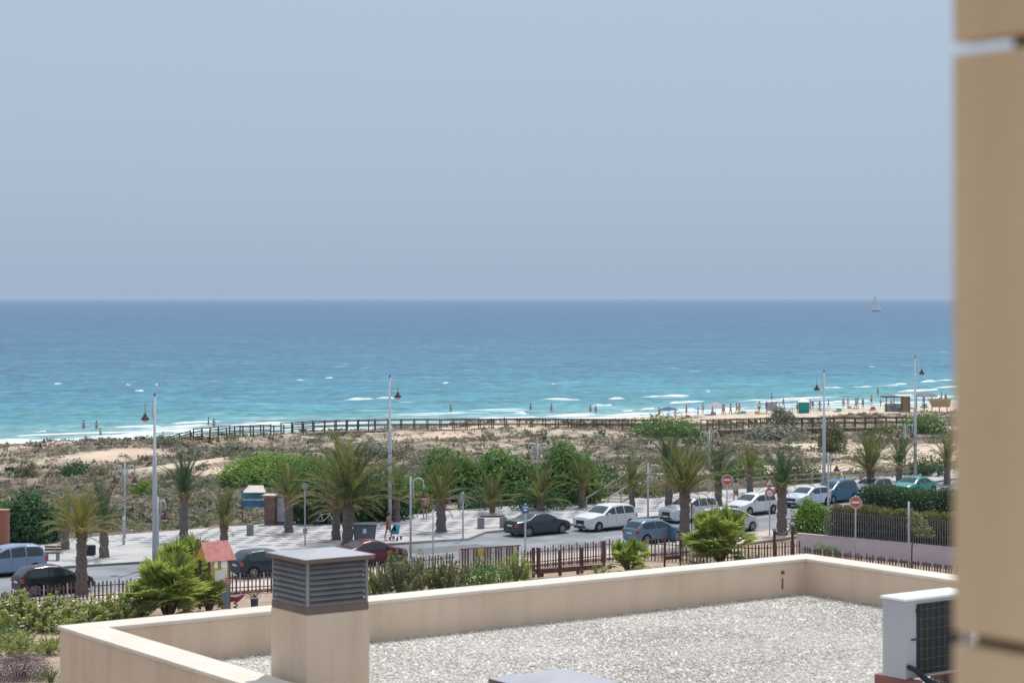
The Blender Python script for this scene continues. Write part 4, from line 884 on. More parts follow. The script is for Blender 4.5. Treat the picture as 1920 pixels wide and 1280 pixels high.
b = MB(); b.add([(-r, -.06, z - r * .6), (r, -.06, z - r * .6), (0, -.06, z + r * 1.1), (-r, -.045, z - r * .6), (r, -.045, z - r * .6), (0, -.045, z + r * 1.1)], [(0, 1, 2), (5, 4, 3), (0, 3, 4, 1), (1, 4, 5, 2), (2, 5, 3, 0)]); b.build('triangle', m_red, t)
b = MB(); r2 = r * .58; zc = z + .01; b.add([(-r2, -.066, zc - r2 * .6), (r2, -.066, zc - r2 * .6), (0, -.066, zc + r2 * 1.1)], [(0, 1, 2)]); b.build('triangle_field', m_white, t)
z2 = H - (924 - 558) / ppm; disc(t, z2, 9 / ppm, m_red, 'ring', -.055); disc(t, z2, 6 / ppm, m_white, 'round_field', -.07)
t, h, p = post(985, 1048, 944, 'parking_sign', 'blue square sign on a grey post in front of the dark saloon', r=.06); ppm = F / p.y
b = MB(); b.box((0, -.07, h - .30), (.42, .02, .5), R(15)); b.build('panel', m_blue, t); b = MB(); b.box((0, -.085, h - .2), (.3, .012, .07), R(15)); b.box((0, -.085, h - .36), (.22, .012, .1), R(15)); b.build('pictogram', m_white, t)
t, h, p = post(868, 1013, 922, 'edge_on_sign', 'thin post with small round signs seen edge-on right of the middle palm', r=.05)
b = MB(); b.box((-.05, 0, h - .35), (.05, .5, .6), .5); b.build('panel', m_signback, t)
t, h, p = post(572, 1026, 905, 'bus_stop_post', 'slim post with a small blue sign head in front of the dark bushes', r=.045)
b = MB(); b.lathe([(0, .012), (.22, .012), (.22, -.012), (0, -.012)], (0, -.07, h - .2), 16, M=Matrix.Rotation(R(90), 3, 'X')); b.build('disc', m_signback, t)
b = MB(); b.box((0, -.05, 1.05), (.25, .16, .32)); b.build('timetable_box', m_signback, t)
post(812, 1055, 955, 'thin_post', 'thin bare grey post between hook lamp and middle palm', 'post', .045)
post(1297, 1026, 942, 'dark_post', 'dark bare post right of the tall full palm', 'post', .035, m=m_dark)
post(232, 1024, 968, 'bollard_light', 'pale bollard light on the promenade left of the leftmost tall lamp', 'bollard', .08)
post(1704, 1078, 940, 'young_tree_stake', 'thin stake of a young tree in front of the railing', 'post', .06)
gbush(1722, 985, 60, 45, 'sparse crown of a young tree in front of the hedge', G_olive, 'sprig', n=500, size=.07, z=None) if False else None

# young tree crown on its stake
p = P(1704, 1078); t = thing('young_tree', 'sparse young tree in front of the railing and hedge', 'tree', p + Vector((.15, .1, 0)))
b = MB(); b.tube([(0, 0, 0), (.05, 0, 1.6), (.2, 0, 2.6), (.5, .1, 3.2)], [.05, .04, .03, .01], 6); b.tube([(.1, 0, 2.0), (.6, 0, 2.4), (.9, 0, 2.3)], [.025, .02, .01], 5); b.build('trunk', bark, t)
o = put('crown', bush_mesh('crown', G_olive, 420, [(.35, 0, 2.9, .55, .5, .5), (.7, 0, 2.4, .5, .4, .35), (.1, 0, 3.3, .35, .35, .35)], .10, low=1.), t)

# ------------------------------------------------------------ cars
m_glassd = mat('car_glass', (.03, .05, .06), .12, var=.05, spec=.5); m_tyre = mat('tyre_rubber', (.02, .02, .022), .85); m_rim = mat('alloy_rim', (.42, .42, .45), .35, metal=.6)
m_plate = mat('plate', (.7, .7, .66), .5); m_tail = mat('tail_lamp', (.42, .03, .03), .25, spec=.8); m_headl = mat('head_lamp', (.62, .66, .70), .15, spec=.9); m_black = mat('black_trim', (.025, .025, .028), .5)
PROF = {
 'sedan': dict(L=4.65, W=1.8, belt=.93, top=[(0, .62), (.03, .86), (.12, .98), (.75, 1.03), (1.05, 1.10), (1.6, 1.36), (2.1, 1.43), (2.6, 1.41), (3.0, 1.27), (3.5, 1.0), (4.2, .86), (4.5, .74), (4.62, .58), (4.65, .5)], g=(1.15, 3.35), wh=(.9, 3.75), pil=(2.2,), ws=(2.75, 3.46), rw=(1.02, 1.6)),
 'hatch': dict(L=4.1, W=1.74, belt=.95, top=[(0, .6), (.03, .95), (.08, 1.0), (.45, 1.36), (.75, 1.46), (1.5, 1.5), (2.1, 1.46), (2.5, 1.30), (3.05, 1.02), (3.7, .86), (3.98, .74), (4.08, .56), (4.1, .5)], g=(.42, 3.0), wh=(.72, 3.3), pil=(1.5,), ws=(2.3, 3.02), rw=(.1, .48)),
 'suv': dict(L=4.6, W=1.9, belt=1.06, top=[(0, .65), (.03, 1.02), (.09, 1.08), (.4, 1.50), (.7, 1.62), (1.6, 1.67), (2.3, 1.63), (2.7, 1.48), (3.25, 1.14), (4.1, 1.02), (4.45, .92), (4.57, .7), (4.6, .55)], g=(.4, 3.2), wh=(.85, 3.72), pil=(1.35, 2.15), ws=(2.52, 3.22), rw=(.11, .44)),
 'mpv': dict(L=4.5, W=1.82, belt=1.02, top=[(0, .6), (.03, 1.0), (.07, 1.06), (.25, 1.48), (.55, 1.62), (1.6, 1.68), (2.4, 1.60), (2.9, 1.40), (3.5, 1.10), (4.1, .92), (4.4, .76), (4.48, .58), (4.5, .5)], g=(.25, 3.4), wh=(.8, 3.6), pil=(1.3, 2.2), ws=(2.6, 3.45), rw=(.08, .28)),
}
def car(px, py, kind, colr, face, label, ang=None, name='parked_car', rough=.3, open_door=False):
    P_ = PROF[kind]; L, Wd, belt = P_['L'], P_['W'], P_['belt']
    xs = [q[0] for q in P_['top']]; zs_ = [q[1] for q in P_['top']]; ft = lambda x: float(np.interp(x, xs, zs_)); Rw = .33; wr = .39
    pn = P(px, py); 
    # street heading at this place
    i = min(range(len(FKL) - 1), key=lambda k: abs((FKL[k].x + FKL[k + 1].x) / 2 - pn.x)); 
    if ang is None:
        j = min(range(len(NKL) - 1), key=lambda k: abs((NKL[k].x + NKL[k + 1].x) / 2 - pn.x)); dd = NKL[j + 1] - NKL[j]; ang = math.atan2(dd.y, dd.x)
    side = Vector((-math.sin(ang), math.cos(ang), 0)); c = pn + side * (Wd / 2); rz = ang if face > 0 else ang + PI
    t = thing(name, label, 'car', c, rz, 'cars along the avenue')
    def hw(x, z):
        k = abs(x - L / 2) / (L / 2); w = Wd / 2 * (1 - .16 * max(0, k - .72) / .28 * max(0, k - .72) / .28 * 1.6 - .02 * k)
        if z > belt: w -= (z - belt) * .34
        if z < .42: w -= (.42 - z) * .18
        dt = ft(x) - z
        if dt < .07: w -= .06 * (1 - dt / .07) ** 2
        return w
    def zb(x):
        z = .20
        for wc in P_['wh']:
            if abs(x - wc) < wr: z = max(z, Rw + math.sqrt(wr * wr - (x - wc) ** 2) - .02)
        if x < .12: z = max(z, .32)
        if x > L - .12: z = max(z, .30)
        return z
    X = set(np.round(np.linspace(0, L, 40), 3)) | set(xs)
    for wc in P_['wh']: X |= set(np.round(wc + wr * np.cos(np.linspace(0, PI, 13)), 3)); X |= {round(wc + wr + .001, 3), round(wc - wr - .001, 3)}
    X = sorted(x for x in X if 0 <= x <= L); b = MB(); NL = 9; ring = 2 * NL + 6
    for x in X:
        z0, z1 = zb(x), ft(x); z0 = min(z0, z1 - .05); side_ = []
        for k in range(NL):
            f = k / (NL - 1); z = z0 + (z1 - z0) * (1 - (1 - f) ** 1.35) if f < 1 else z1; side_.append((hw(x, z), z))
        wt = side_[-1][0]; top = [(wt * q, z1 + .035 * (1 - q * q)) for q in (.66, .33, 0, -.33, -.66)]
        ringv = [(y, z) for y, z in side_] + top + [(-y, z) for y, z in side_[::-1]]
        b.v += [(x - L / 2, y, z) for y, z in ringv]
    k = len(ringv)
    for i in range(len(X) - 1):
        for j in range(k): b.f.append((i * k + j, (i + 1) * k + j, (i + 1) * k + (j + 1) % k, i * k + (j + 1) % k)); b.m.append(0)
    b.f.append(tuple(range(k))); b.f.append(tuple((len(X) - 1) * k + j for j in range(k))[::-1]); b.m += [0, 0]
    paint = mat('paint_%s_%s' % (kind, '_'.join(str(int(v * 1000)) for v in colr[:3])), colr, rough, var=.03, spec=.4, coat=.15)
    o = b.build('body', paint, t, smooth=True); me = o.data
    bpy_mod = o.modifiers.new('edge', 'EDGE_SPLIT'); bpy_mod.split_angle = R(38)
    # side windows
    gx0, gx1 = P_['g']; cuts = [gx0] + list(P_['pil']) + [gx1]
    for sg in (-1, 1):
        for a0, a1 in zip(cuts[:-1], cuts[1:]):
            b = MB(); n_ = 10; a0 += .04; a1 -= .04
            for i in range(n_ + 1):
                x = a0 + (a1 - a0) * i / n_; zt_ = max(belt + .04, ft(x) - .09)
                for q in range(3):
                    z = belt + .035 + (zt_ - belt - .035) * q / 2; b.v.append((x - L / 2, sg * (hw(x, z) + .007), z))
            for i in range(n_):
                for q in range(2): b.f.append((i * 3 + q, i * 3 + q + 1, i * 3 + q + 4, i * 3 + q + 3) if sg > 0 else (i * 3 + q + 3, i * 3 + q + 4, i * 3 + q + 1, i * 3 + q)); b.m.append(0)
            b.build('side_window', m_glassd, t, smooth=True)
    for nm, (a0, a1) in (('windscreen', P_['ws']), ('rear_window', P_['rw'])):
        b = MB(); n_ = 8
        for i in range(n_ + 1):
            x = a0 + (a1 - a0) * i / n_; z = ft(x); wt = hw(x, z) - .07
            for q in (-1, -.5, 0, .5, 1): b.v.append((x - L / 2 + (.006 if nm[0] == 'w' else -.006), wt * q, z + .035 * (1 - q * q) + .010))
        for i in range(n_):
            for q in range(4): b.f.append((i * 5 + q, i * 5 + 5 + q, i * 5 + 6 + q, i * 5 + 1 + q)); b.m.append(0)
        b.build(nm, m_glassd, t, smooth=True)
    Mx = Matrix.Rotation(R(90), 3, 'X')
    for wc in P_['wh']:
        for sg in (-1, 1):
            b = MB(); y = sg * (Wd / 2 - .10); b.lathe([(.19, -.10), (.30, -.10), (Rw, -.06), (Rw, .06), (.30, .10), (.19, .10), (.19, -.1)], (wc - L / 2, y, Rw), 18, M=Mx); w_ = b.build('wheel', m_tyre, t, smooth=True)
            b = MB(); yo = y + sg * .085; b.lathe([(0, .0), (.20, .0), (.21, -.02)], (wc - L / 2, yo, Rw), 16, M=Mx, mi=1)
            for q in range(5):
                a = q * 2 * PI / 5; cx, cz = wc - L / 2 + .11 * math.cos(a), Rw + .11 * math.sin(a); b.box((cx, yo + sg * .012, cz), (.19, .02, .055), 0, 0, Matrix.Rotation(-a, 3, 'Y'))
            b.lathe([(.19, .0), (.215, .0), (.215, .03), (.19, .03)], (wc - L / 2, yo, Rw), 16, M=Mx)
            b.build('rim', [m_rim, m_black], w_)
    for sg in (-1, 1):
        zt_ = belt - .16; b = MB(); x = L - .16; b.box((x - L / 2, sg * (hw(x, zt_) - .15), ft(L - .15) - .12), (.22, .34, .15), -sg * .35); b.build('headlight', m_headl, t, bevel=.03)
        b = MB(); x = .10; zz = ft(.06) - .17; b.box((x - L / 2, sg * (hw(x, zz) - .085), zz), (.20, .20, .22 if kind != 'mpv' else .34), sg * .25); b.build('tail_light', m_tail, t, bevel=.02)
        b = MB(); x = P_['ws'][1] - .32; b.box((x - L / 2, sg * (hw(x, belt) + .10), belt + .06), (.14, .2, .13)); b.build('mirror', paint, t, bevel=.03)
        b = MB(); x0_ = P_['wh'][0] + wr + .03; x1_ = P_['wh'][1] - wr - .03; b.box(((x0_ + x1_) / 2 - L / 2, sg * (hw(2, .25) + .0), .225), (x1_ - x0_, .03, .09)); b.build('sill', m_black, t)
        for q in P_['pil']:
            b = MB(); b.box((q - .12 - L / 2, sg * (hw(q, belt - .1) + .012), belt - .10), (.17, .025, .03)); b.build('door_handle', paint, t)
        for xs_ in list(P_['pil']) + [P_['ws'][1] - .25]:
            b = MB()
            for kk in range(4):
                z_a = .34 + kk * (belt - .36) / 4; z_b = z_a + (belt - .36) / 4
                b.add([(xs_ - L / 2 - .006, sg * (hw(xs_, z_a) + .003), z_a), (xs_ - L / 2 + .006, sg * (hw(xs_, z_a) + .003), z_a), (xs_ - L / 2 + .006, sg * (hw(xs_, z_b) + .003), z_b), (xs_ - L / 2 - .006, sg * (hw(xs_, z_b) + .003), z_b)], [(0, 1, 2, 3)])
            b.build('door_gap', m_black, t)
    b = MB(); b.box((L / 2 - .02, 0, .60), (.06, .75, .22 if kind != 'suv' else .34)); b.build('grille', m_black, t, bevel=.02)
    b = MB(); b.box((L / 2 + .0, 0, .34), (.06, 1.1, .12)); b.build('lower_intake', m_black, t)
    for x in (-L / 2 - .015, L / 2 + .02): b = MB(); b.box((x, 0, .47 if x > 0 else .72), (.012, .50, .11)); b.build('number_plate', m_plate, t)
    b = MB(); b.box((0, 0, .24), (L - .6, Wd - .35, .12)); b.build('underbody', m_black, t)
    if open_door:
        b = MB(); sg = 1 if math.cos(rz - ang) < 0 else -1; xh = P_['ws'][1] - .3
        b.box((xh - L / 2 - .15, sg * (Wd / 2 + .42), .62), (.06, .85, .75), sg * .25); b.build('open_door', paint, t, bevel=.02)
    return t
W_ = (.66, .67, .70)
car(1024, 1003, 'sedan', (.035, .048, .062), 1, 'dark blue grey saloon parked under the double hook lamp', R(39))
car(1153, 994, 'suv', W_, -1, 'white off-roader with dark grille facing left beside the dark saloon', R(41))
car(1310, 978, 'suv', (.60, .61, .68), -1, 'white off-roader behind the trunk of the tall full palm', R(42))
car(1428, 965, 'hatch', W_, -1, 'white hatchback parked behind the triangular sign', R(43))
car(1532, 950, 'hatch', (.50, .58, .68), -1, 'pale blue car left of the third tall lamp', R(45))
car(1582, 942, 'mpv', (.015, .12, .22), -1, 'deep blue van-like car behind the light green bush', R(47))
car(1652, 932, 'hatch', (.55, .57, .62), -1, 'pale grey car behind the palm with pale fronds', R(48))
car(1733, 928, 'sedan', (.02, .26, .24), -1, 'turquoise green car above the cypress hedge', R(48))
car(1243, 1018, 'hatch', (.14, .22, .33), 1, 'blue hatchback with an open door beside a hook lamp', R(39), open_door=True)
car(1387, 999, 'mpv', (.52, .54, .60), 1, 'silver hatchback seen above the large fan palm', R(44))
car(112, 1114, 'hatch', (.012, .014, .017), 1, 'black hatchback behind the yellowing palm', R(35))
car(20, 1081, 'mpv', (.22, .29, .42), -1, 'silvery blue people carrier at the left edge', R(35))
car(516, 1081, 'hatch', (.012, .035, .05), 1, 'dark teal hatchback half hidden by the louvred chimney', R(35))
car(706, 1060, 'sedan', (.11, .018, .03), 1, 'maroon saloon emerging right of the louvred chimney', R(35))

# ------------------------------------------------------------ promenade furniture
m_wood = mat('weathered_timber', (.34, .31, .27), .85, var=.2, scale=4); m_woodd = mat('brown_timber', (.16, .10, .075), .8, var=.25, scale=4); m_conc = mat('grey_concrete', (.22, .24, .27), .85, scale=3, bump=.2)
p0 = P(896, 990, .13); t = thing('planter_bench', 'grey block planter bench with a brown slab on the promenade', 'bench', p0, R(8))
for x, y in ((.2, 0), (1.75, .3)):
    b = MB(); b.box((x, y, .36), (.42, .5, .72)); b.build('block', m_conc, t, bevel=.02)
b = MB(); b.box((1.02, .55, .74), (1.7, .4, .14)); b.build('seat_slab', m_woodd, t, bevel=.01)
p0 = P(495, 988, .0); t = thing('notice_kiosk', 'brown notice kiosk with a blue grey poster panel', 'kiosk', p0 + Vector((0, .2, 0)), R(-4)); 
b = MB(); b.box((.35, .5, 1.05), (.7, 1.0, 2.1)); b.build('side_case', m_woodd, t, bevel=.01)
b = MB(); b.box((1.15, .42, 1.05), (.9, .12, 2.1)); b.build('frame', m_woodd, t)
b = MB(); b.box((1.15, .35, 1.12), (.68, .02, 1.6)); b.build('poster', mat('faded_poster', (.26, .27, .36), .5, col2=(.40, .34, .42), scale=2), t)
b = MB(); b.box((1.75, .40, 1.1), (.26, .2, 2.0)); b.build('side_panel', m_conc, t); b = MB(); b.box((.3, .5, 2.13), (.9, 1.2, .05)); b.build('roof', mat('pale_roof', (.55, .50, .42), .8), t)
p0 = P(440, 990); t = thing('blue_information_board', 'blue information board on legs behind the promenade fence', 'board', p0 + Vector((0, 4, 0)), 0)
for x in (0, 1.6): b = MB(); b.tube([(x, 0, 0), (x, 0, 2.2)], .05, 6); b.build('leg', m_woodd, t)
b = MB(); b.box((.8, -.06, 1.6), (1.65, .05, 1.15)); b.build('panel', mat('blue_print', (.05, .10, .28), .5, col2=(.06, .30, .45), scale=1.2), t); b = MB(); b.box((.8, -.09, 1.55), (1.5, .01, .07)); b.build('stripe', m_white, t)
b = MB(); b.add([(.1, -.5, 2.1), (1.7, -.5, 2.1), (1.4, .4, 2.5), (.4, .4, 2.5), (.1, -.5, 2.05), (1.7, -.5, 2.05), (1.4, .4, 2.45), (.4, .4, 2.45)], [(0, 1, 2, 3), (7, 6, 5, 4), (0, 4, 5, 1), (1, 5, 6, 2), (2, 6, 7, 3), (3, 7, 4, 0)]); b.build('roof', mat('cream_roof', (.60, .56, .50), .8), t)
p0 = P(662, 1021, .13); t = thing('recycling_container', 'grey green waste container with a dark lid behind the chimney cap', 'container', p0, R(4))
b = MB(); b.add([(.08, .1, .1), (1.35, .1, .1), (1.35, 1.1, .1), (.08, 1.1, .1), (0, 0, 1.15), (1.45, 0, 1.15), (1.45, 1.2, 1.15), (0, 1.2, 1.15)], [(3, 2, 1, 0), (4, 5, 6, 7), (0, 1, 5, 4), (1, 2, 6, 5), (2, 3, 7, 6), (3, 0, 4, 7)]); b.build('bin_body', mat('bin_grey', (.15, .18, .20), .6), t, bevel=.03)
b = MB(); b.box((.72, .6, 1.21), (1.55, 1.3, .12)); b.build('lid', mat('bin_lid', (.10, .13, .14), .6), t, bevel=.04); b = MB(); b.box((.72, -.01, .85), (.22, .02, .28)); b.build('sticker', m_white, t)
for x in (.2, 1.25): b = MB(); b.lathe([(0, -.04), (.1, -.04), (.1, .04), (0, .04)], (x, .1, .1), 10, M=Matrix.Rotation(R(90), 3, 'X')); b.build('castor', m_tyre, t)
def stone_post(px, py, lab, h=.75, w=.42, m=m_conc):
    b = MB(); b.box((0, 0, h / 2), (w, w, h)); t = b.build('stone_bollard', m, None, bevel=.03, loc=P(px, py, .13)); tag(t, lab, 'bollard')
stone_post(469, 1003, 'square stone bollard left of the notice kiosk')
stone_post(420, 1004, 'square stone bollard hidden in the narrow palm crown') if False else None
t = thing('promenade_bench', 'dark bench on the promenade behind the silvery blue people carrier', 'bench', P(84, 1050, .13), R(5))
for x in (.1, .75): b = MB(); b.box((x, 0, .2), (.16, .5, .4)); b.build('support', m_conc, t)
for k in range(3): b = MB(); b.box((.43, -.18 + .18 * k, .44), (.95, .14, .06)); b.build('seat_slat', m_woodd, t)
for k in range(2): b = MB(); b.box((.43, .3, .6 + .16 * k), (.95, .04, .12)); b.build('back_slat', m_woodd, t)
b = MB(); b.box((0, 0, .3), (.55, .45, .6)); tag(b.build('litter_bin', m_dark, None, bevel=.05, loc=P(170, 1040, .13)), 'low black bin between the palms at the left', 'bin')
t = thing('brick_pillar', 'red brick pillar at the left edge with a pale cap', 'pillar', P(-8, 1030)); m_brick = mat('brick', (.30, .105, .065), .9, var=.25, scale=8)
bm_ = MB().box((0, 0, 0), (.255, .12, .065)).mesh('brick', m_brick)
b = MB(); b.box((0, .3, 1.2), (1.44, .60, 2.4)); b.build('core', mat('mortar', (.30, .17, .13), .9), t)
for k in range(31):
    for j in range(5):
        x = -.58 + j * .28 + (.14 if k % 2 else 0) - .07
        put('brick', bm_, t, (x, .052, .04 + k * .077))
b = MB(); b.box((0, .3, 2.43), (1.5, .7, .06)); b.build('cap', mat('brick_cap', (.42, .25, .18), .9), t)
# bicycle
t = thing('bicycle', 'bicycle leaning at the dark bush behind the promenade', 'bicycle', P(585, 985, .1), R(6)); Mx = Matrix.Rotation(R(90), 3, 'X')
for x in (.33, 1.38):
    b = MB(); b.tube([(x + .33 * math.cos(a * PI / 10), 0, .34 + .33 * math.sin(a * PI / 10)) for a in range(21)], .018, 5, cap=False); w_ = b.build('wheel', m_tyre, t)
    b = MB()
    for q in range(6): a = q * PI / 6; b.tube([(x + .32 * math.cos(a), 0, .34 + .32 * math.sin(a)), (x - .32 * math.cos(a), 0, .34 - .32 * math.sin(a))], .004, 4)
    b.build('spokes', m_rim, w_)
b = MB(); 
for a, c in (((.33, 0, .34), (.75, 0, .30)), ((.75, 0, .30), (.60, 0, .82)), ((.33, 0, .34), (.62, 0, .75)), ((.62, 0, .75), (1.18, 0, .80)), ((.75, 0, .30), (1.2, 0, .72)), ((1.16, 0, .92), (1.38, 0, .34))): b.tube([a, c], .018, 6)
b.build('frame', m_white, t); b = MB(); b.box((.59, 0, .86), (.24, .11, .05)); b.build('saddle', m_dark, t); b = MB(); b.tube([(1.18, -.26, .98), (1.15, 0, .94), (1.18, .26, .98)], .014, 5); b.build('handlebar', m_dark, t)
# low post and rail fence along the promenade edge
def rail_fence(pts, label, step=1.9, h=1.0, m=m_wood, zf=None):
    pts = [Vector(p) for p in pts]; t = thing('rail_fence', label, 'fence', pts[0], 0, 'pale timber rail fences by the promenade'); al = along(pts, step)
    pm = MB().box((0, 0, h / 2 - .1), (.11, .11, h + .2)).mesh('post', m); prev = None
    for p, an in al:
        put('post', pm, t, p - pts[0], an)
        if prev:
            for z in (h * .5, h * .92): b = MB(); b.beam(prev - pts[0] + Vector((0, 0, z)), p - pts[0] + Vector((0, 0, z)), .05, .09); b.build('rail', m, t)
        prev = p
    return t
rail_fence([st(125.9, 84), st(125.9, 113)], 'pale rail fence behind the promenade at left')
rail_fence([st(126.0, 116), st(126.0, 137)], 'pale rail fence behind the promenade in the middle')
# timber ramp climbing to the dunes
ra, rb_ = P(842, 957), PT(1075, 897); rb_.z = dz(rb_) + 1.0; t = thing('timber_ramp', 'timber ramp with rails climbing from the promenade to the dunes', 'ramp', ra)
dd = rb_ - ra; dn = Vector((-dd.y, dd.x, 0)).normalized()
b = MB(); b.beam(Vector((0, 0, .1)), dd + Vector((0, 0, .1)), 1.8, .10); b.build('deck', m_wood, t); L_ = dd.length; n_ = int(L_ / 2)
for k in range(n_ + 1):
    for s in (-1, 1): q = dd * (k / n_) + dn * s * .9; b = MB(); b.box((q.x, q.y, q.z * .5 + .2), (.12, .12, q.z + 1.9)); b.build('post', m_wood, t)
for s in (-1, 1):
    for z in (.62, 1.08): b = MB(); b.beam(dn * s * .9 + Vector((0, 0, z)), dd + dn * s * .9 + Vector((0, 0, z)), .05, .10); b.build('rail', m_wood, t)
ra, rb_ = P(1120, 958), PT(1230, 905); rb_.z = dz(rb_) + .8; t = thing('timber_steps', 'short timber stair with handrails behind the white off-roader', 'stairs', ra); dd = rb_ - ra; dn = Vector((-dd.y, dd.x, 0)).normalized(); an = math.atan2(dd.y, dd.x)
for k in range(14): q = dd * ((k + .5) / 14); b = MB(); b.box((q.x, q.y, q.z), (dd.length / 14, 1.6, .07), an); b.build('tread', m_wood, t)
for s in (-1, 1):
    for k in range(6): q = dd * (k / 5) + dn * s * .8; b = MB(); b.box((q.x, q.y, q.z + .4), (.1, .1, 1.3)); b.build('post', m_wood, t)
    b = MB(); b.beam(dn * s * .8 + Vector((0, 0, .95)), dd + dn * s * .8 + Vector((0, 0, .95)), .06, .1); b.build('handrail', m_wood, t)

# boardwalk along the dune crest
m_bw = mat('boardwalk_timber', (.12, .085, .07), .85, var=.25, scale=2); m_bwd = mat('boardwalk_deck', (.20, .155, .13), .85, var=.2, scale=2)
def boardwalk(pts, label, width=2.0, step=1.42, h=1.15):
    pts = [Vector(p) for p in pts]; o0 = pts[0].copy(); t = thing('boardwalk', label, 'boardwalk', o0, 0, 'timber boardwalks over the dunes')
    dp = []
    for a, c in zip(pts[:-1], pts[1:]):
        b = MB(); b.beam(a - o0 - Vector((0, 0, .06)), c - o0 - Vector((0, 0, .06)), width, .12); b.build('deck', m_bwd, t)
        b = MB(); b.beam(a - o0 - Vector((0, 0, .2)) + Vector((0, -width / 2, 0)), c - o0 - Vector((0, 0, .2)) + Vector((0, -width / 2, 0)), .08, .18); b.build('joist', m_bw, t)
    al = along(pts, step); 
    for s in (-1, 1):
        prev = None
        for p, an in al:
            q = p + Vector((-math.sin(an), math.cos(an), 0)) * s * width / 2; g = min(dz(q), q.z) - .3
            b = MB(); b.box((q.x - o0.x, q.y - o0.y, (g + q.z + h) / 2 - o0.z), (.10, .10, q.z + h - g), an); b.build('post', m_bw, t)
            if prev:
                for z in (h * .48, h * .93): b = MB(); b.beam(prev - o0 + Vector((0, 0, z)), q - o0 + Vector((0, 0, z)), .06, .10); b.build('rail', m_bw, t)
            prev = q
    return t
bw = [PY(1235, 232, H - (806 - 558) / F * 232), PY(1000, 230, H - (804 - 558) / F * 230), PY(700, 228, H - (806 - 558) / F * 228), PY(600, 224, H - (809 - 558) / F * 224), PY(520, 220, H - (815 - 558) / F * 220)]
boardwalk(bw, 'long timber boardwalk with rails along the dune crest')
boardwalk([PY(520, 219, H - (816 - 558) / F * 219), PY(430, 214, H - (820 - 558) / F * 214), PY(368, 209, H - (826 - 558) / F * 209)], 'lower stretch of boardwalk descending on the left')
boardwalk([PY(368, 208.8, H - (827 - 558) / F * 208.8), PY(300, 212, H - (846 - 558) / F * 212)], 'leftmost boardwalk steps going down towards the sea', 1.6, 1.6)
boardwalk([PY(1320, 236, H - (806 - 558) / F * 236), PY(1450, 238, H - (802 - 558) / F * 238), PY(1720, 246, H - (800 - 558) / F * 246)], 'boardwalk stretch crossing right of the flat topped bush', 2.0, 1.42)

# ------------------------------------------------------------ playhouse and garden bits
pb = P(402, 1142); t = thing('playhouse', 'wooden play tower with a red and yellow gabled roof', 'playhouse', pb, R(36)); m_yel = mat('yellow_paint', (.60, .42, .05), .6); m_rr = mat('red_roof_paint', (.55, .22, .20), .7, var=.15)
for x in (-.55, .55):
    for y in (-.5, .5): b = MB(); b.box((x, y, 1.3), (.11, .11, 2.6)); b.build('post', m_woodd, t)
b = MB(); b.box((0, 0, 1.35), (1.2, 1.1, .08)); b.build('platform', m_woodd, t)
b = MB(); b.add([(-.85, -.75, 2.5), (.85, -.75, 2.5), (.75, 0, 3.4), (-.75, 0, 3.4), (.85, .75, 2.5), (-.85, .75, 2.5)], [(0, 1, 2, 3), (3, 2, 4, 5)]); o = b.build('roof', m_rr, t); md = o.modifiers.new('thick', 'SOLIDIFY'); md.thickness = .05
for x in (-.72, .68):
    b = MB(); b.add([(x, -.7, 2.5), (x, .7, 2.5), (x, 0, 3.3), (x + .05, -.7, 2.5), (x + .05, .7, 2.5), (x + .05, 0, 3.3)], [(0, 1, 2), (5, 4, 3), (0, 3, 4, 1), (1, 4, 5, 2), (2, 5, 3, 0)]); b.build('gable', m_yel, t)
b = MB(); b.box((0, -.56, 1.75), (.55, .04, .55)); b.build('white_panel', m_white, t)
for x in (-.35, .0, .5): b = MB(); b.box((x, -.52, 1.95), (.09, .05, 1.0)); b.build('yellow_bar', m_yel, t)
b = MB(); b.box((.3, -.58, .7), (.45, .05, 1.25)); b.build('climbing_wall', mat('grey_blue_panel', (.16, .19, .27), .6), t); b = MB(); b.box((.45, -.6, 1.4), (.3, .05, .25)); b.build('red_panel', m_rr, t)
b = MB(); b.add([(-.6, -.3, 1.4), (-.6, .3, 1.4), (-2.4, .3, .25), (-2.4, -.3, .25), (-.6, -.34, 1.6), (-2.4, -.34, .45), (-.6, .34, 1.6), (-2.4, .34, .45)], [(0, 1, 2, 3), (0, 3, 5, 4), (1, 6, 7, 2)]); b.build('slide', m_rr, t)
t = thing('blue_play_roof', 'second play tower with a blue roof left of the red roof', 'playhouse', P(352, 1118) + Vector((0, .5, 0)), 0); m_bl = mat('blue_plastic', (.09, .27, .52), .5)
for x in (-.4, .4): b = MB(); b.box((x, 0, 1.4), (.1, .1, 2.8)); b.build('post', m_woodd, t)
b = MB(); b.add([(-.55, -.5, 2.6), (.55, -.5, 2.6), (.55, .5, 2.6), (-.55, .5, 2.6), (0, 0, 3.15)], [(0, 1, 4), (1, 2, 4), (2, 3, 4), (3, 0, 4), (3, 2, 1, 0)]); b.build('roof', m_bl, t)
t = thing('spring_rider', 'dark red spring rider toy beside the play tower', 'play equipment', P(442, 1141), 0); b = MB(); b.tube([(.1 * math.cos(k), .1 * math.sin(k), k * .03) for k in range(14)], .03, 5); b.build('spring', m_dark, t)
b = MB(); b.tube([(-.45, 0, .38), (-.2, 0, .5), (.1, 0, .5), (.4, 0, .72)], [.08, .14, .14, .07], 8); b.build('seat', mat('dark_red', (.22, .03, .05), .5), t, smooth=True)
b = MB(); b.lathe([(.17, 0), (.20, .42), (.22, .45), (.0, .5)], n=12); tag(b.build('waste_bin', mat('bin_dark', (.04, .05, .07), .6), None, loc=P(477, 1138)), 'small dark waste bin left of the louvred chimney', 'bin')
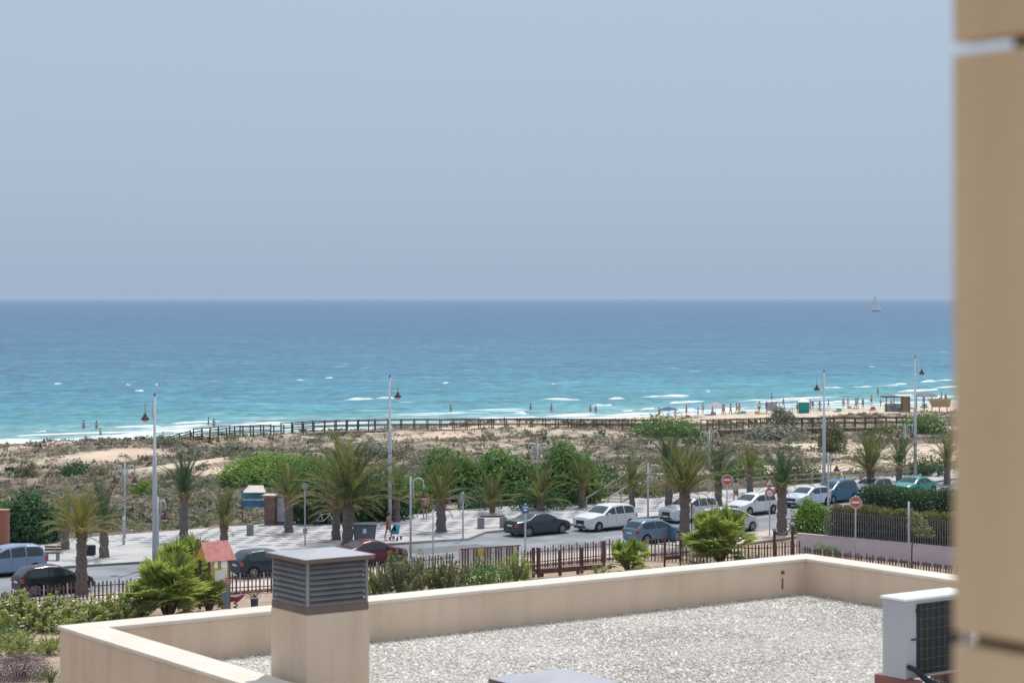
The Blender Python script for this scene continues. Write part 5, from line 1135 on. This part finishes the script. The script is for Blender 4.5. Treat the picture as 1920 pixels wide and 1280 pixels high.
t, h, p = post(908, 1095, 1028, 'yellow_notice', 'small yellow notice on a dark post in front of the boarded screen', r=.04, m=m_woodd); b = MB(); b.box((-.2, -.05, h - .2), (.32, .03, .42)); b.build('panel', m_yel, t)
t, h, p = post(1246, 1062, 1000, 'timber_gateway', 'small dark red timber frame in the picket fence', 'frame', .06, m=m_gate)
q = P(1276, 1060) - p; b = MB(); b.tube([q, q + Vector((0, 0, 1.5))], .06, 8); b.build('second_post', m_gate, t); b = MB(); b.beam(Vector((0, 0, .5)), q + Vector((0, 0, .5)), .06, .2); b.build('crossbar', m_gate, t)

# ------------------------------------------------------------ people
m_skin = mat('skin', (.50, .30, .21), .6, var=.06); m_hair = mat('dark_hair', (.03, .02, .015), .7)
BODY = {}
def body_mesh(pose, seated=False):
    if pose in BODY: return BODY[pose]
    sw = {'stand': .05, 'walk': .22, 'stride': .30}[pose]
    J = {'pel': (0, 0, .93, .13), 'waist': (0, 0, 1.08, .115), 'chest': (0, 0, 1.28, .135), 'neck': (0, 0, 1.47, .055), 'hb': (0, .01, 1.55, .075), 'ht': (0, .01, 1.68, .085)}
    E_ = [('pel', 'waist'), ('waist', 'chest'), ('chest', 'neck'), ('neck', 'hb'), ('hb', 'ht')]
    J['nose'] = (0, .10, 1.585, .018); E_.append(('hb', 'nose'))
    for s, n_ in ((-1, 'l'), (1, 'r')):
        k = sw * s
        J['hip' + n_] = (s * .09, 0, .88, .095); J['kn' + n_] = (s * .10, k * .55 + .02, .49, .062); J['an' + n_] = (s * .10, k, .09, .042); J['to' + n_] = (s * .11, k + .16, .03, .035)
        J['sh' + n_] = (s * .18, 0, 1.40, .058); J['el' + n_] = (s * .23, -k * .35, 1.12, .042); J['wr' + n_] = (s * .22, -k * .7 + .06, .88, .028); J['ha' + n_] = (s * .215, -k * .75 + .09, .80, .034)
        for q in range(4): J['f%d' % q + n_] = (s * (.20 + .012 * q), -k * .75 + .10 + .008 * q, .715 + .006 * abs(q - 1.5), .009); E_.append(('ha' + n_, 'f%d' % q + n_))
        J['th' + n_] = (s * .19, -k * .75 + .14, .77, .010); E_.append(('ha' + n_, 'th' + n_))
        E_ += [('pel', 'hip' + n_), ('hip' + n_, 'kn' + n_), ('kn' + n_, 'an' + n_), ('an' + n_, 'to' + n_), ('chest', 'sh' + n_), ('sh' + n_, 'el' + n_), ('el' + n_, 'wr' + n_), ('wr' + n_, 'ha' + n_)]
    BODY[pose] = skin(J, E_, 'body'); return BODY[pose]
def skin(J, E_, name, sub=1):
    ks = list(J); me = bpy.data.meshes.new(name); me.from_pydata([J[k][:3] for k in ks], [(ks.index(a), ks.index(c)) for a, c in E_], [])
    o = bpy.data.objects.new(name, me); COL.objects.link(o); md = o.modifiers.new('skin', 'SKIN'); md.use_smooth_shade = True
    for i, k in enumerate(ks): me.skin_vertices[0].data[i].radius = (J[k][3], J[k][3]); me.skin_vertices[0].data[i].use_root = (i == 0)
    s_ = o.modifiers.new('sub', 'SUBSURF'); s_.levels = sub; s_.render_levels = sub
    dg = bpy.context.evaluated_depsgraph_get(); nm = bpy.data.meshes.new_from_object(o.evaluated_get(dg)); nm.name = name
    bpy.data.objects.remove(o); return nm
GM = {}
def garment(kind, colr):
    k = (kind, colr)
    if k in GM: return GM[k]
    if kind == 'shirt': J = {'a': (0, 0, .95, .145), 'b': (0, 0, 1.10, .135), 'c': (0, 0, 1.29, .155), 'd': (0, 0, 1.42, .09), 'l': (-.19, 0, 1.385, .072), 'r': (.19, 0, 1.385, .072), 'l2': (-.22, 0, 1.22, .06), 'r2': (.22, 0, 1.22, .06)}; E_ = [('a', 'b'), ('b', 'c'), ('c', 'd'), ('c', 'l'), ('c', 'r'), ('l', 'l2'), ('r', 'r2')]
    elif kind == 'shorts': J = {'p': (0, 0, .95, .145), 'l': (-.09, 0, .85, .115), 'r': (.09, 0, .85, .115), 'l2': (-.10, .0, .62, .095), 'r2': (.10, .0, .62, .095)}; E_ = [('p', 'l'), ('p', 'r'), ('l', 'l2'), ('r', 'r2')]
    elif kind == 'trunks': J = {'p': (0, 0, .95, .14), 'l': (-.09, 0, .86, .108), 'r': (.09, 0, .86, .108)}; E_ = [('p', 'l'), ('p', 'r')]
    else: J = {'a': (0, 0, 1.42, .10), 'b': (0, 0, 1.27, .15), 'c': (0, 0, 1.08, .135), 'd': (0, 0, .88, .18), 'e': (0, 0, .60, .22)}; E_ = [('a', 'b'), ('b', 'c'), ('c', 'd'), ('d', 'e')]
    me = skin(J, E_, kind); me.materials.clear(); me.materials.append(mat('cloth_' + '_'.join('%d' % int(v * 100) for v in colr), colr, .9)); GM[k] = me; return me
HAIR = MB().lathe([(.0, .12), (.06, .11), (.10, .06), (.108, 0), (.095, -.05), (.07, -.10)], (0, -.012, 1.64), 12).mesh('hair', m_hair, True)
def person(p, rz, pose, clothes, label, group=None, s=1.):
    t = thing('person', label, 'person', p, rz, group); t.scale = (s,) * 3; bm = body_mesh(pose)
    if not bm.materials: bm.materials.append(m_skin)
    put('body', bm, t); put('hair', HAIR, t)
    for kind, c_ in clothes: put(kind, garment(kind, c_), t)
    return t
person(P(728, 1011, .13), R(-60), 'walk', (('dress', (.40, .09, .09)),), 'person in a reddish dress pushing a turquoise pushchair below the central lamp')
t = thing('pushchair', 'turquoise pushchair on the promenade in front of the person in a dress', 'pushchair', P(741, 1012, .13), R(-20))
for x, y in ((-.25, -.25), (.25, -.25), (-.25, .35), (.25, .35)): b = MB(); b.lathe([(.06, -.02), (.12, -.02), (.12, .02), (.06, .02)], (x, y, .12), 12, M=Matrix.Rotation(R(90), 3, 'Y')); b.build('wheel', m_tyre, t)
b = MB(); b.tube([(-.22, .5, 1.05), (-.22, 0, .6), (-.25, -.25, .15)], .015, 6); b.tube([(.22, .5, 1.05), (.22, 0, .6), (.25, -.25, .15)], .015, 6); b.tube([(-.22, .5, 1.05), (.22, .5, 1.05)], .018, 6); b.build('frame', m_rim, t)
b = MB(); b.add([(-.2, -.25, .4), (.2, -.25, .4), (.2, .15, .38), (-.2, .15, .38), (-.2, .3, .95), (.2, .3, .95), (-.2, -.2, .62), (.2, -.2, .62), (0, -.1, 1.05)], [(0, 1, 2, 3), (3, 2, 5, 4), (0, 3, 4, 6), (1, 7, 5, 2), (6, 4, 8), (4, 5, 8), (5, 7, 8), (0, 6, 7, 1)]); b.build('seat_hood', mat('turquoise_cloth', (.03, .25, .36), .8), t)
person(P(797, 971, .13), R(170), 'stand', (('shirt', (.60, .28, .28)), ('shorts', (.02, .02, .02))), 'person in a pink shirt and black shorts left of the middle palm')
person(P(1380, 943, .13), R(150), 'walk', (('shirt', (.45, .48, .55)), ('shorts', (.04, .04, .06))), 'person in a pale blue shirt walking behind the white hatchback')
person(P(1456, 940, .13), R(90), 'stride', (('shirt', (.60, .16, .18)), ('shorts', (.10, .04, .06))), 'person in a red top crossing behind the triangular sign')
person(P(1442, 948, .13), R(100), 'walk', (('shirt', (.55, .30, .30)), ('shorts', (.30, .05, .06))), 'person in a pinkish top half hidden by the triangular sign')
# people on the beach and in the water
colsb = [((.02, .05, .2), 'navy'), ((.5, .06, .06), 'red'), ((.02, .02, .02), 'black'), ((.6, .6, .62), 'white'), ((.05, .30, .30), 'teal'), ((.6, .4, .05), 'yellow'), ((.35, .10, .30), 'purple')]
bp = [(1437, 771, 'near the boardwalk bend'), (1381, 774, 'by the water left of the grey windbreak'), (1386, 774, 'beside another bather left of the grey windbreak'), (1423, 772, 'left of the grey windbreak'), (1469, 764, 'above the rounded grey green bush'), (1519, 765, 'right of the teal tent'), (1524, 766, 'between teal tent and blue umbrella'), (1537, 768, 'left of the third tall lamp'),
      (1318, 774, 'beside the blue sunshade'), (1287, 778, 'right of the purple sunshade'), (1590, 762, 'right of the third tall lamp'), (1608, 762, 'on the open sand in the right half'), (1634, 757, 'near the beach bar'), (1646, 742, 'wading before the beach bar'), (1765, 752, 'right of the beach bar'), (1773, 754, 'at the edge of the near wall'), (1355, 778, 'on the sand above the boardwalk'), (1500, 768, 'left of the teal tent'), (1618, 764, 'standing left of the beach bar'), (1370, 779, 'sitting group above the boardwalk'), (1236, 783, 'behind the flat topped bush')]
def beach_pt(px, py):
    y = 240.
    while y < 420:
        q = PY(px, y, 0); zt_ = max(dz(q), -3.6)
        if SN.dot(q) > 205 and H - (py - 558) / F * y <= zt_: q.z = zt_; return q
        y += .5
    q.z = -3.5; return q
for i, (px, py, w_) in enumerate(bp):
    c_, cn = colsb[i % 7]; cl_ = (('trunks', c_),) if i % 3 else (('shirt', c_), ('shorts', (.1, .1, .12)))
    person(beach_pt(px, py + 2), rng.uniform(0, 6), ('stand', 'walk', 'stride')[i % 3], cl_, 'person in %s %s on the beach, %s' % (cn, 'trunks' if i % 3 else 'shirt', w_), 'people on the beach')
for i, (px, py, w_) in enumerate(((157, 803, 'leftmost bather in the sea'), (181, 804, 'second bather from the left in the sea'), (188, 818, 'bather at the foam near the left'), (1034, 770, 'bather in the shallows above the double lamp'), (1107, 772, 'left one of two bathers above the boardwalk'), (1117, 773, 'right one of two bathers above the boardwalk'), (995, 768, 'bather left of the double lamp'), (391, 797, 'left bather above the boardwalk end'), (401, 799, 'right bather above the boardwalk end'), (1447, 749, 'swimmer near the long wave at right'), (845, 772, 'small bather right of the central lamp'))):
    q = P(px, py, -3.5); q.z = -4.05; person(q, rng.uniform(0, 6), 'stand', (('trunks', colsb[i % 7][0]),), w_ + ', standing in the water', 'bathers in the sea')
for i in range(16):
    px = 1270 + i * 31 + rng.uniform(-10, 10); py = 782 - (px - 1270) * .045 + rng.uniform(-5, 3); c_, cn = colsb[(i * 3) % 7]
    person(beach_pt(px, py), rng.uniform(0, 6), ('stand', 'walk')[i % 2], (('trunks', c_),), 'small far off person standing among the crowd on the sand', 'crowd on the sand', rng.uniform(.8, 1.05))
for i in range(14):
    px = 1290 + i * 35 + rng.uniform(-12, 12); p = beach_pt(px, 784 - (px - 1270) * .045 + rng.uniform(-4, 4)); b = MB(); b.box((0, 0, .12), (1.8, .9, .12)); b.box((.7, 0, .3), (.5, .6, .3))
    o = b.build('beach_towel', mat('towel_%d' % (i % 5), [(.5, .1, .12), (.1, .2, .45), (.6, .6, .6), (.1, .35, .3), (.55, .35, .1)][i % 5], .9), loc=p, rz=rng.uniform(0, 3)); tag(o, 'small coloured towel with a bag lying on the beach sand', 'towel', 'towels on the beach')
# sunshades, tents, beach bar
def parasol(px, py, colr, label, r=1.1, h=2.1):
    p = beach_pt(px, py); t = thing('sunshade', label, 'sunshade', p, 0, 'sunshades on the beach'); b = MB(); b.tube([(0, 0, 0), (0, 0, h)], .03, 6); b.build('pole', m_rim, t)
    b = MB(); b.lathe([(0.02, h + .05), (r * .5, h - .12), (r, h - .42)], n=10); b.build('canopy', mat('canopy_' + label.split()[0], colr, .8), t)
parasol(1253, 787, (.06, .06, .22), 'purple sunshade left of the blue one', 1.6, 1.9); parasol(1303, 781, (.15, .30, .55), 'blue sunshade near the water', 1.3, 1.9); parasol(1342, 780, (.55, .30, .32), 'pink sunshade on the sand', 1.0); parasol(1532, 770, (.32, .38, .50), 'grey sunshade right of the teal tent', 1.3); parasol(1485, 768, (.6, .62, .62), 'white sunshade above the round bush', 1.0)
t = thing('teal_tent', 'small teal beach tent with a pale roof', 'tent', beach_pt(1507, 778)); b = MB(); b.box((0, 0, .75), (1.3, 1.3, 1.5)); b.build('wall', mat('teal_cloth', (.02, .27, .24), .8), t); b = MB(); b.add([(-.75, -.75, 1.5), (.75, -.75, 1.5), (.75, .75, 1.5), (-.75, .75, 1.5), (0, 0, 2.1)], [(0, 1, 4), (1, 2, 4), (2, 3, 4), (3, 0, 4), (3, 2, 1, 0)]); b.build('roof', m_white, t)
t = thing('windbreak', 'pale grey windbreak cloth strung between two poles', 'windbreak', beach_pt(1438, 776))
for x in (0, 1.3): b = MB(); b.tube([(x, 0, 0), (x, 0, 1.7)], .03, 6); b.build('pole', m_woodd, t)
b = MB(); b.box((.65, 0, 1.0), (1.25, .03, 1.2)); b.build('cloth', mat('grey_cloth', (.34, .34, .42), .8), t)
p0 = PY(1662, 285, 0); p0.z = max(dz(p0), -2.6); ys = 285 / F; t = thing('beach_bar', 'open sided beach bar with white awnings, dark roof and parasols', 'kiosk', p0)
def zpx(py, Y): return H - (py - 558) / F * Y
zb_ = p0.z; h_ = lambda py: zpx(py, 285) - zb_
for x in np.linspace(0, 8.2, 9): b = MB(); b.box((x, 0, h_(744) / 2), (.1, .1, h_(744))); b.build('post', m_woodd, t)
b = MB(); b.box((.9, 1, h_(744)), (2.6, 3, .16)); b.build('dark_roof', mat('dark_roof', (.09, .07, .085), .8), t)
b = MB(); b.box((2.6, .9, h_(742)), (2.4, 3, .14)); b.build('awning', m_white, t); b = MB(); b.box((2.8, 1.2, h_(758)), (1.0, 1.5, (h_(744)) * 1.0)); b.build('tan_hut', mat('tan_board', (.40, .29, .20), .8), t)
b = MB(); b.box((1.2, 1.2, .6), (2.4, .6, 1.1)); b.build('counter', mat('cluttered_counter', (.16, .16, .22), .8, col2=(.6, .58, .62), scale=3), t)
b = MB(); b.add([(5.4, -1, h_(747)), (8.6, -1, h_(747)), (8.6, 0, h_(763)), (6.2, 0, h_(763)), (5.4, -.96, h_(747)), (8.6, -.96, h_(747)), (8.6, .04, h_(763)), (6.2, .04, h_(763))], [(0, 1, 2, 3), (7, 6, 5, 4), (0, 4, 5, 1), (2, 6, 7, 3)]); b.build('cream_screen', mat('cream_cloth', (.58, .48, .30), .8), t)
b = MB(); b.lathe([(.05, .55), (1.2, .35), (1.9, 0), (1.9, -.08)], (5.4, 1.5, h_(743)), 12); b.build('grey_dome', mat('grey_dome', (.12, .14, .18), .7), t); b = MB(); b.tube([(5.4, 1.5, 0), (5.4, 1.5, h_(743))], .06, 6); b.build('mast', m_woodd, t)
# sailing boat
Y_ = 19 * F / 26.; p0 = PY(1641, Y_, -3.5); t = thing('sailing_boat', 'small sailing boat with pale sails near the horizon', 'sailing boat', p0, R(20)); k = 1.6
b = MB(); b.add([(-5 * k, 0, 0), (-4 * k, -1.5 * k, 1.2 * k), (5 * k, -1.2 * k, 1.2 * k), (7 * k, 0, 1.5 * k), (5 * k, 1.2 * k, 1.2 * k), (-4 * k, 1.5 * k, 1.2 * k), (5 * k, 0, -.5), (-4 * k, 0, -.5)], [(1, 2, 3, 4, 5), (1, 7, 6, 2), (2, 6, 3), (3, 6, 4), (4, 6, 7, 5), (5, 7, 1)]); b.build('hull', m_white, t)
b = MB(); b.tube([(0, 0, 1), (0, 0, 15 * k)], .14, 6); b.build('mast', m_rim, t)
b = MB(); b.add([(-.3, .0, 2 * k), (-4.5 * k, .6, 2 * k), (-.3, 0, 14.5 * k), (-.3, .1, 2 * k), (-4.5 * k, .7, 2 * k), (-.3, .1, 14.5 * k)], [(0, 1, 2), (5, 4, 3)]); b.build('mainsail', m_white, t); b = MB(); b.add([(.3, 0, 2 * k), (6 * k, .3, 1.6 * k), (.3, 0, 12 * k), (.3, .1, 2 * k), (6 * k, .4, 1.6 * k), (.3, .1, 12 * k)], [(0, 1, 2), (5, 4, 3)]); b.build('foresail', m_white, t)

# ------------------------------------------------------------ air
hz = bpy.data.materials.new('haze_air'); hz.use_nodes = True; n = hz.node_tree.nodes; n.remove(n['Principled BSDF']); pv = n.new('ShaderNodeVolumePrincipled')
pv.inputs['Color'].default_value = (.60, .76, .96, 1); pv.inputs['Density'].default_value = 6e-5; pv.inputs['Anisotropy'].default_value = .2
hz.node_tree.links.new(pv.outputs[0], n['Material Output'].inputs['Volume'])
b = MB(); b.add([(x, y, z) for x in (-110000, 110000) for y in (-90000, 120000) for z in (-7.5, 22.)], [(0, 1, 3, 2), (4, 6, 7, 5), (0, 4, 5, 1), (2, 3, 7, 6), (0, 2, 6, 4), (1, 5, 7, 3)])
tag(b.build('haze', hz), kind='stuff')
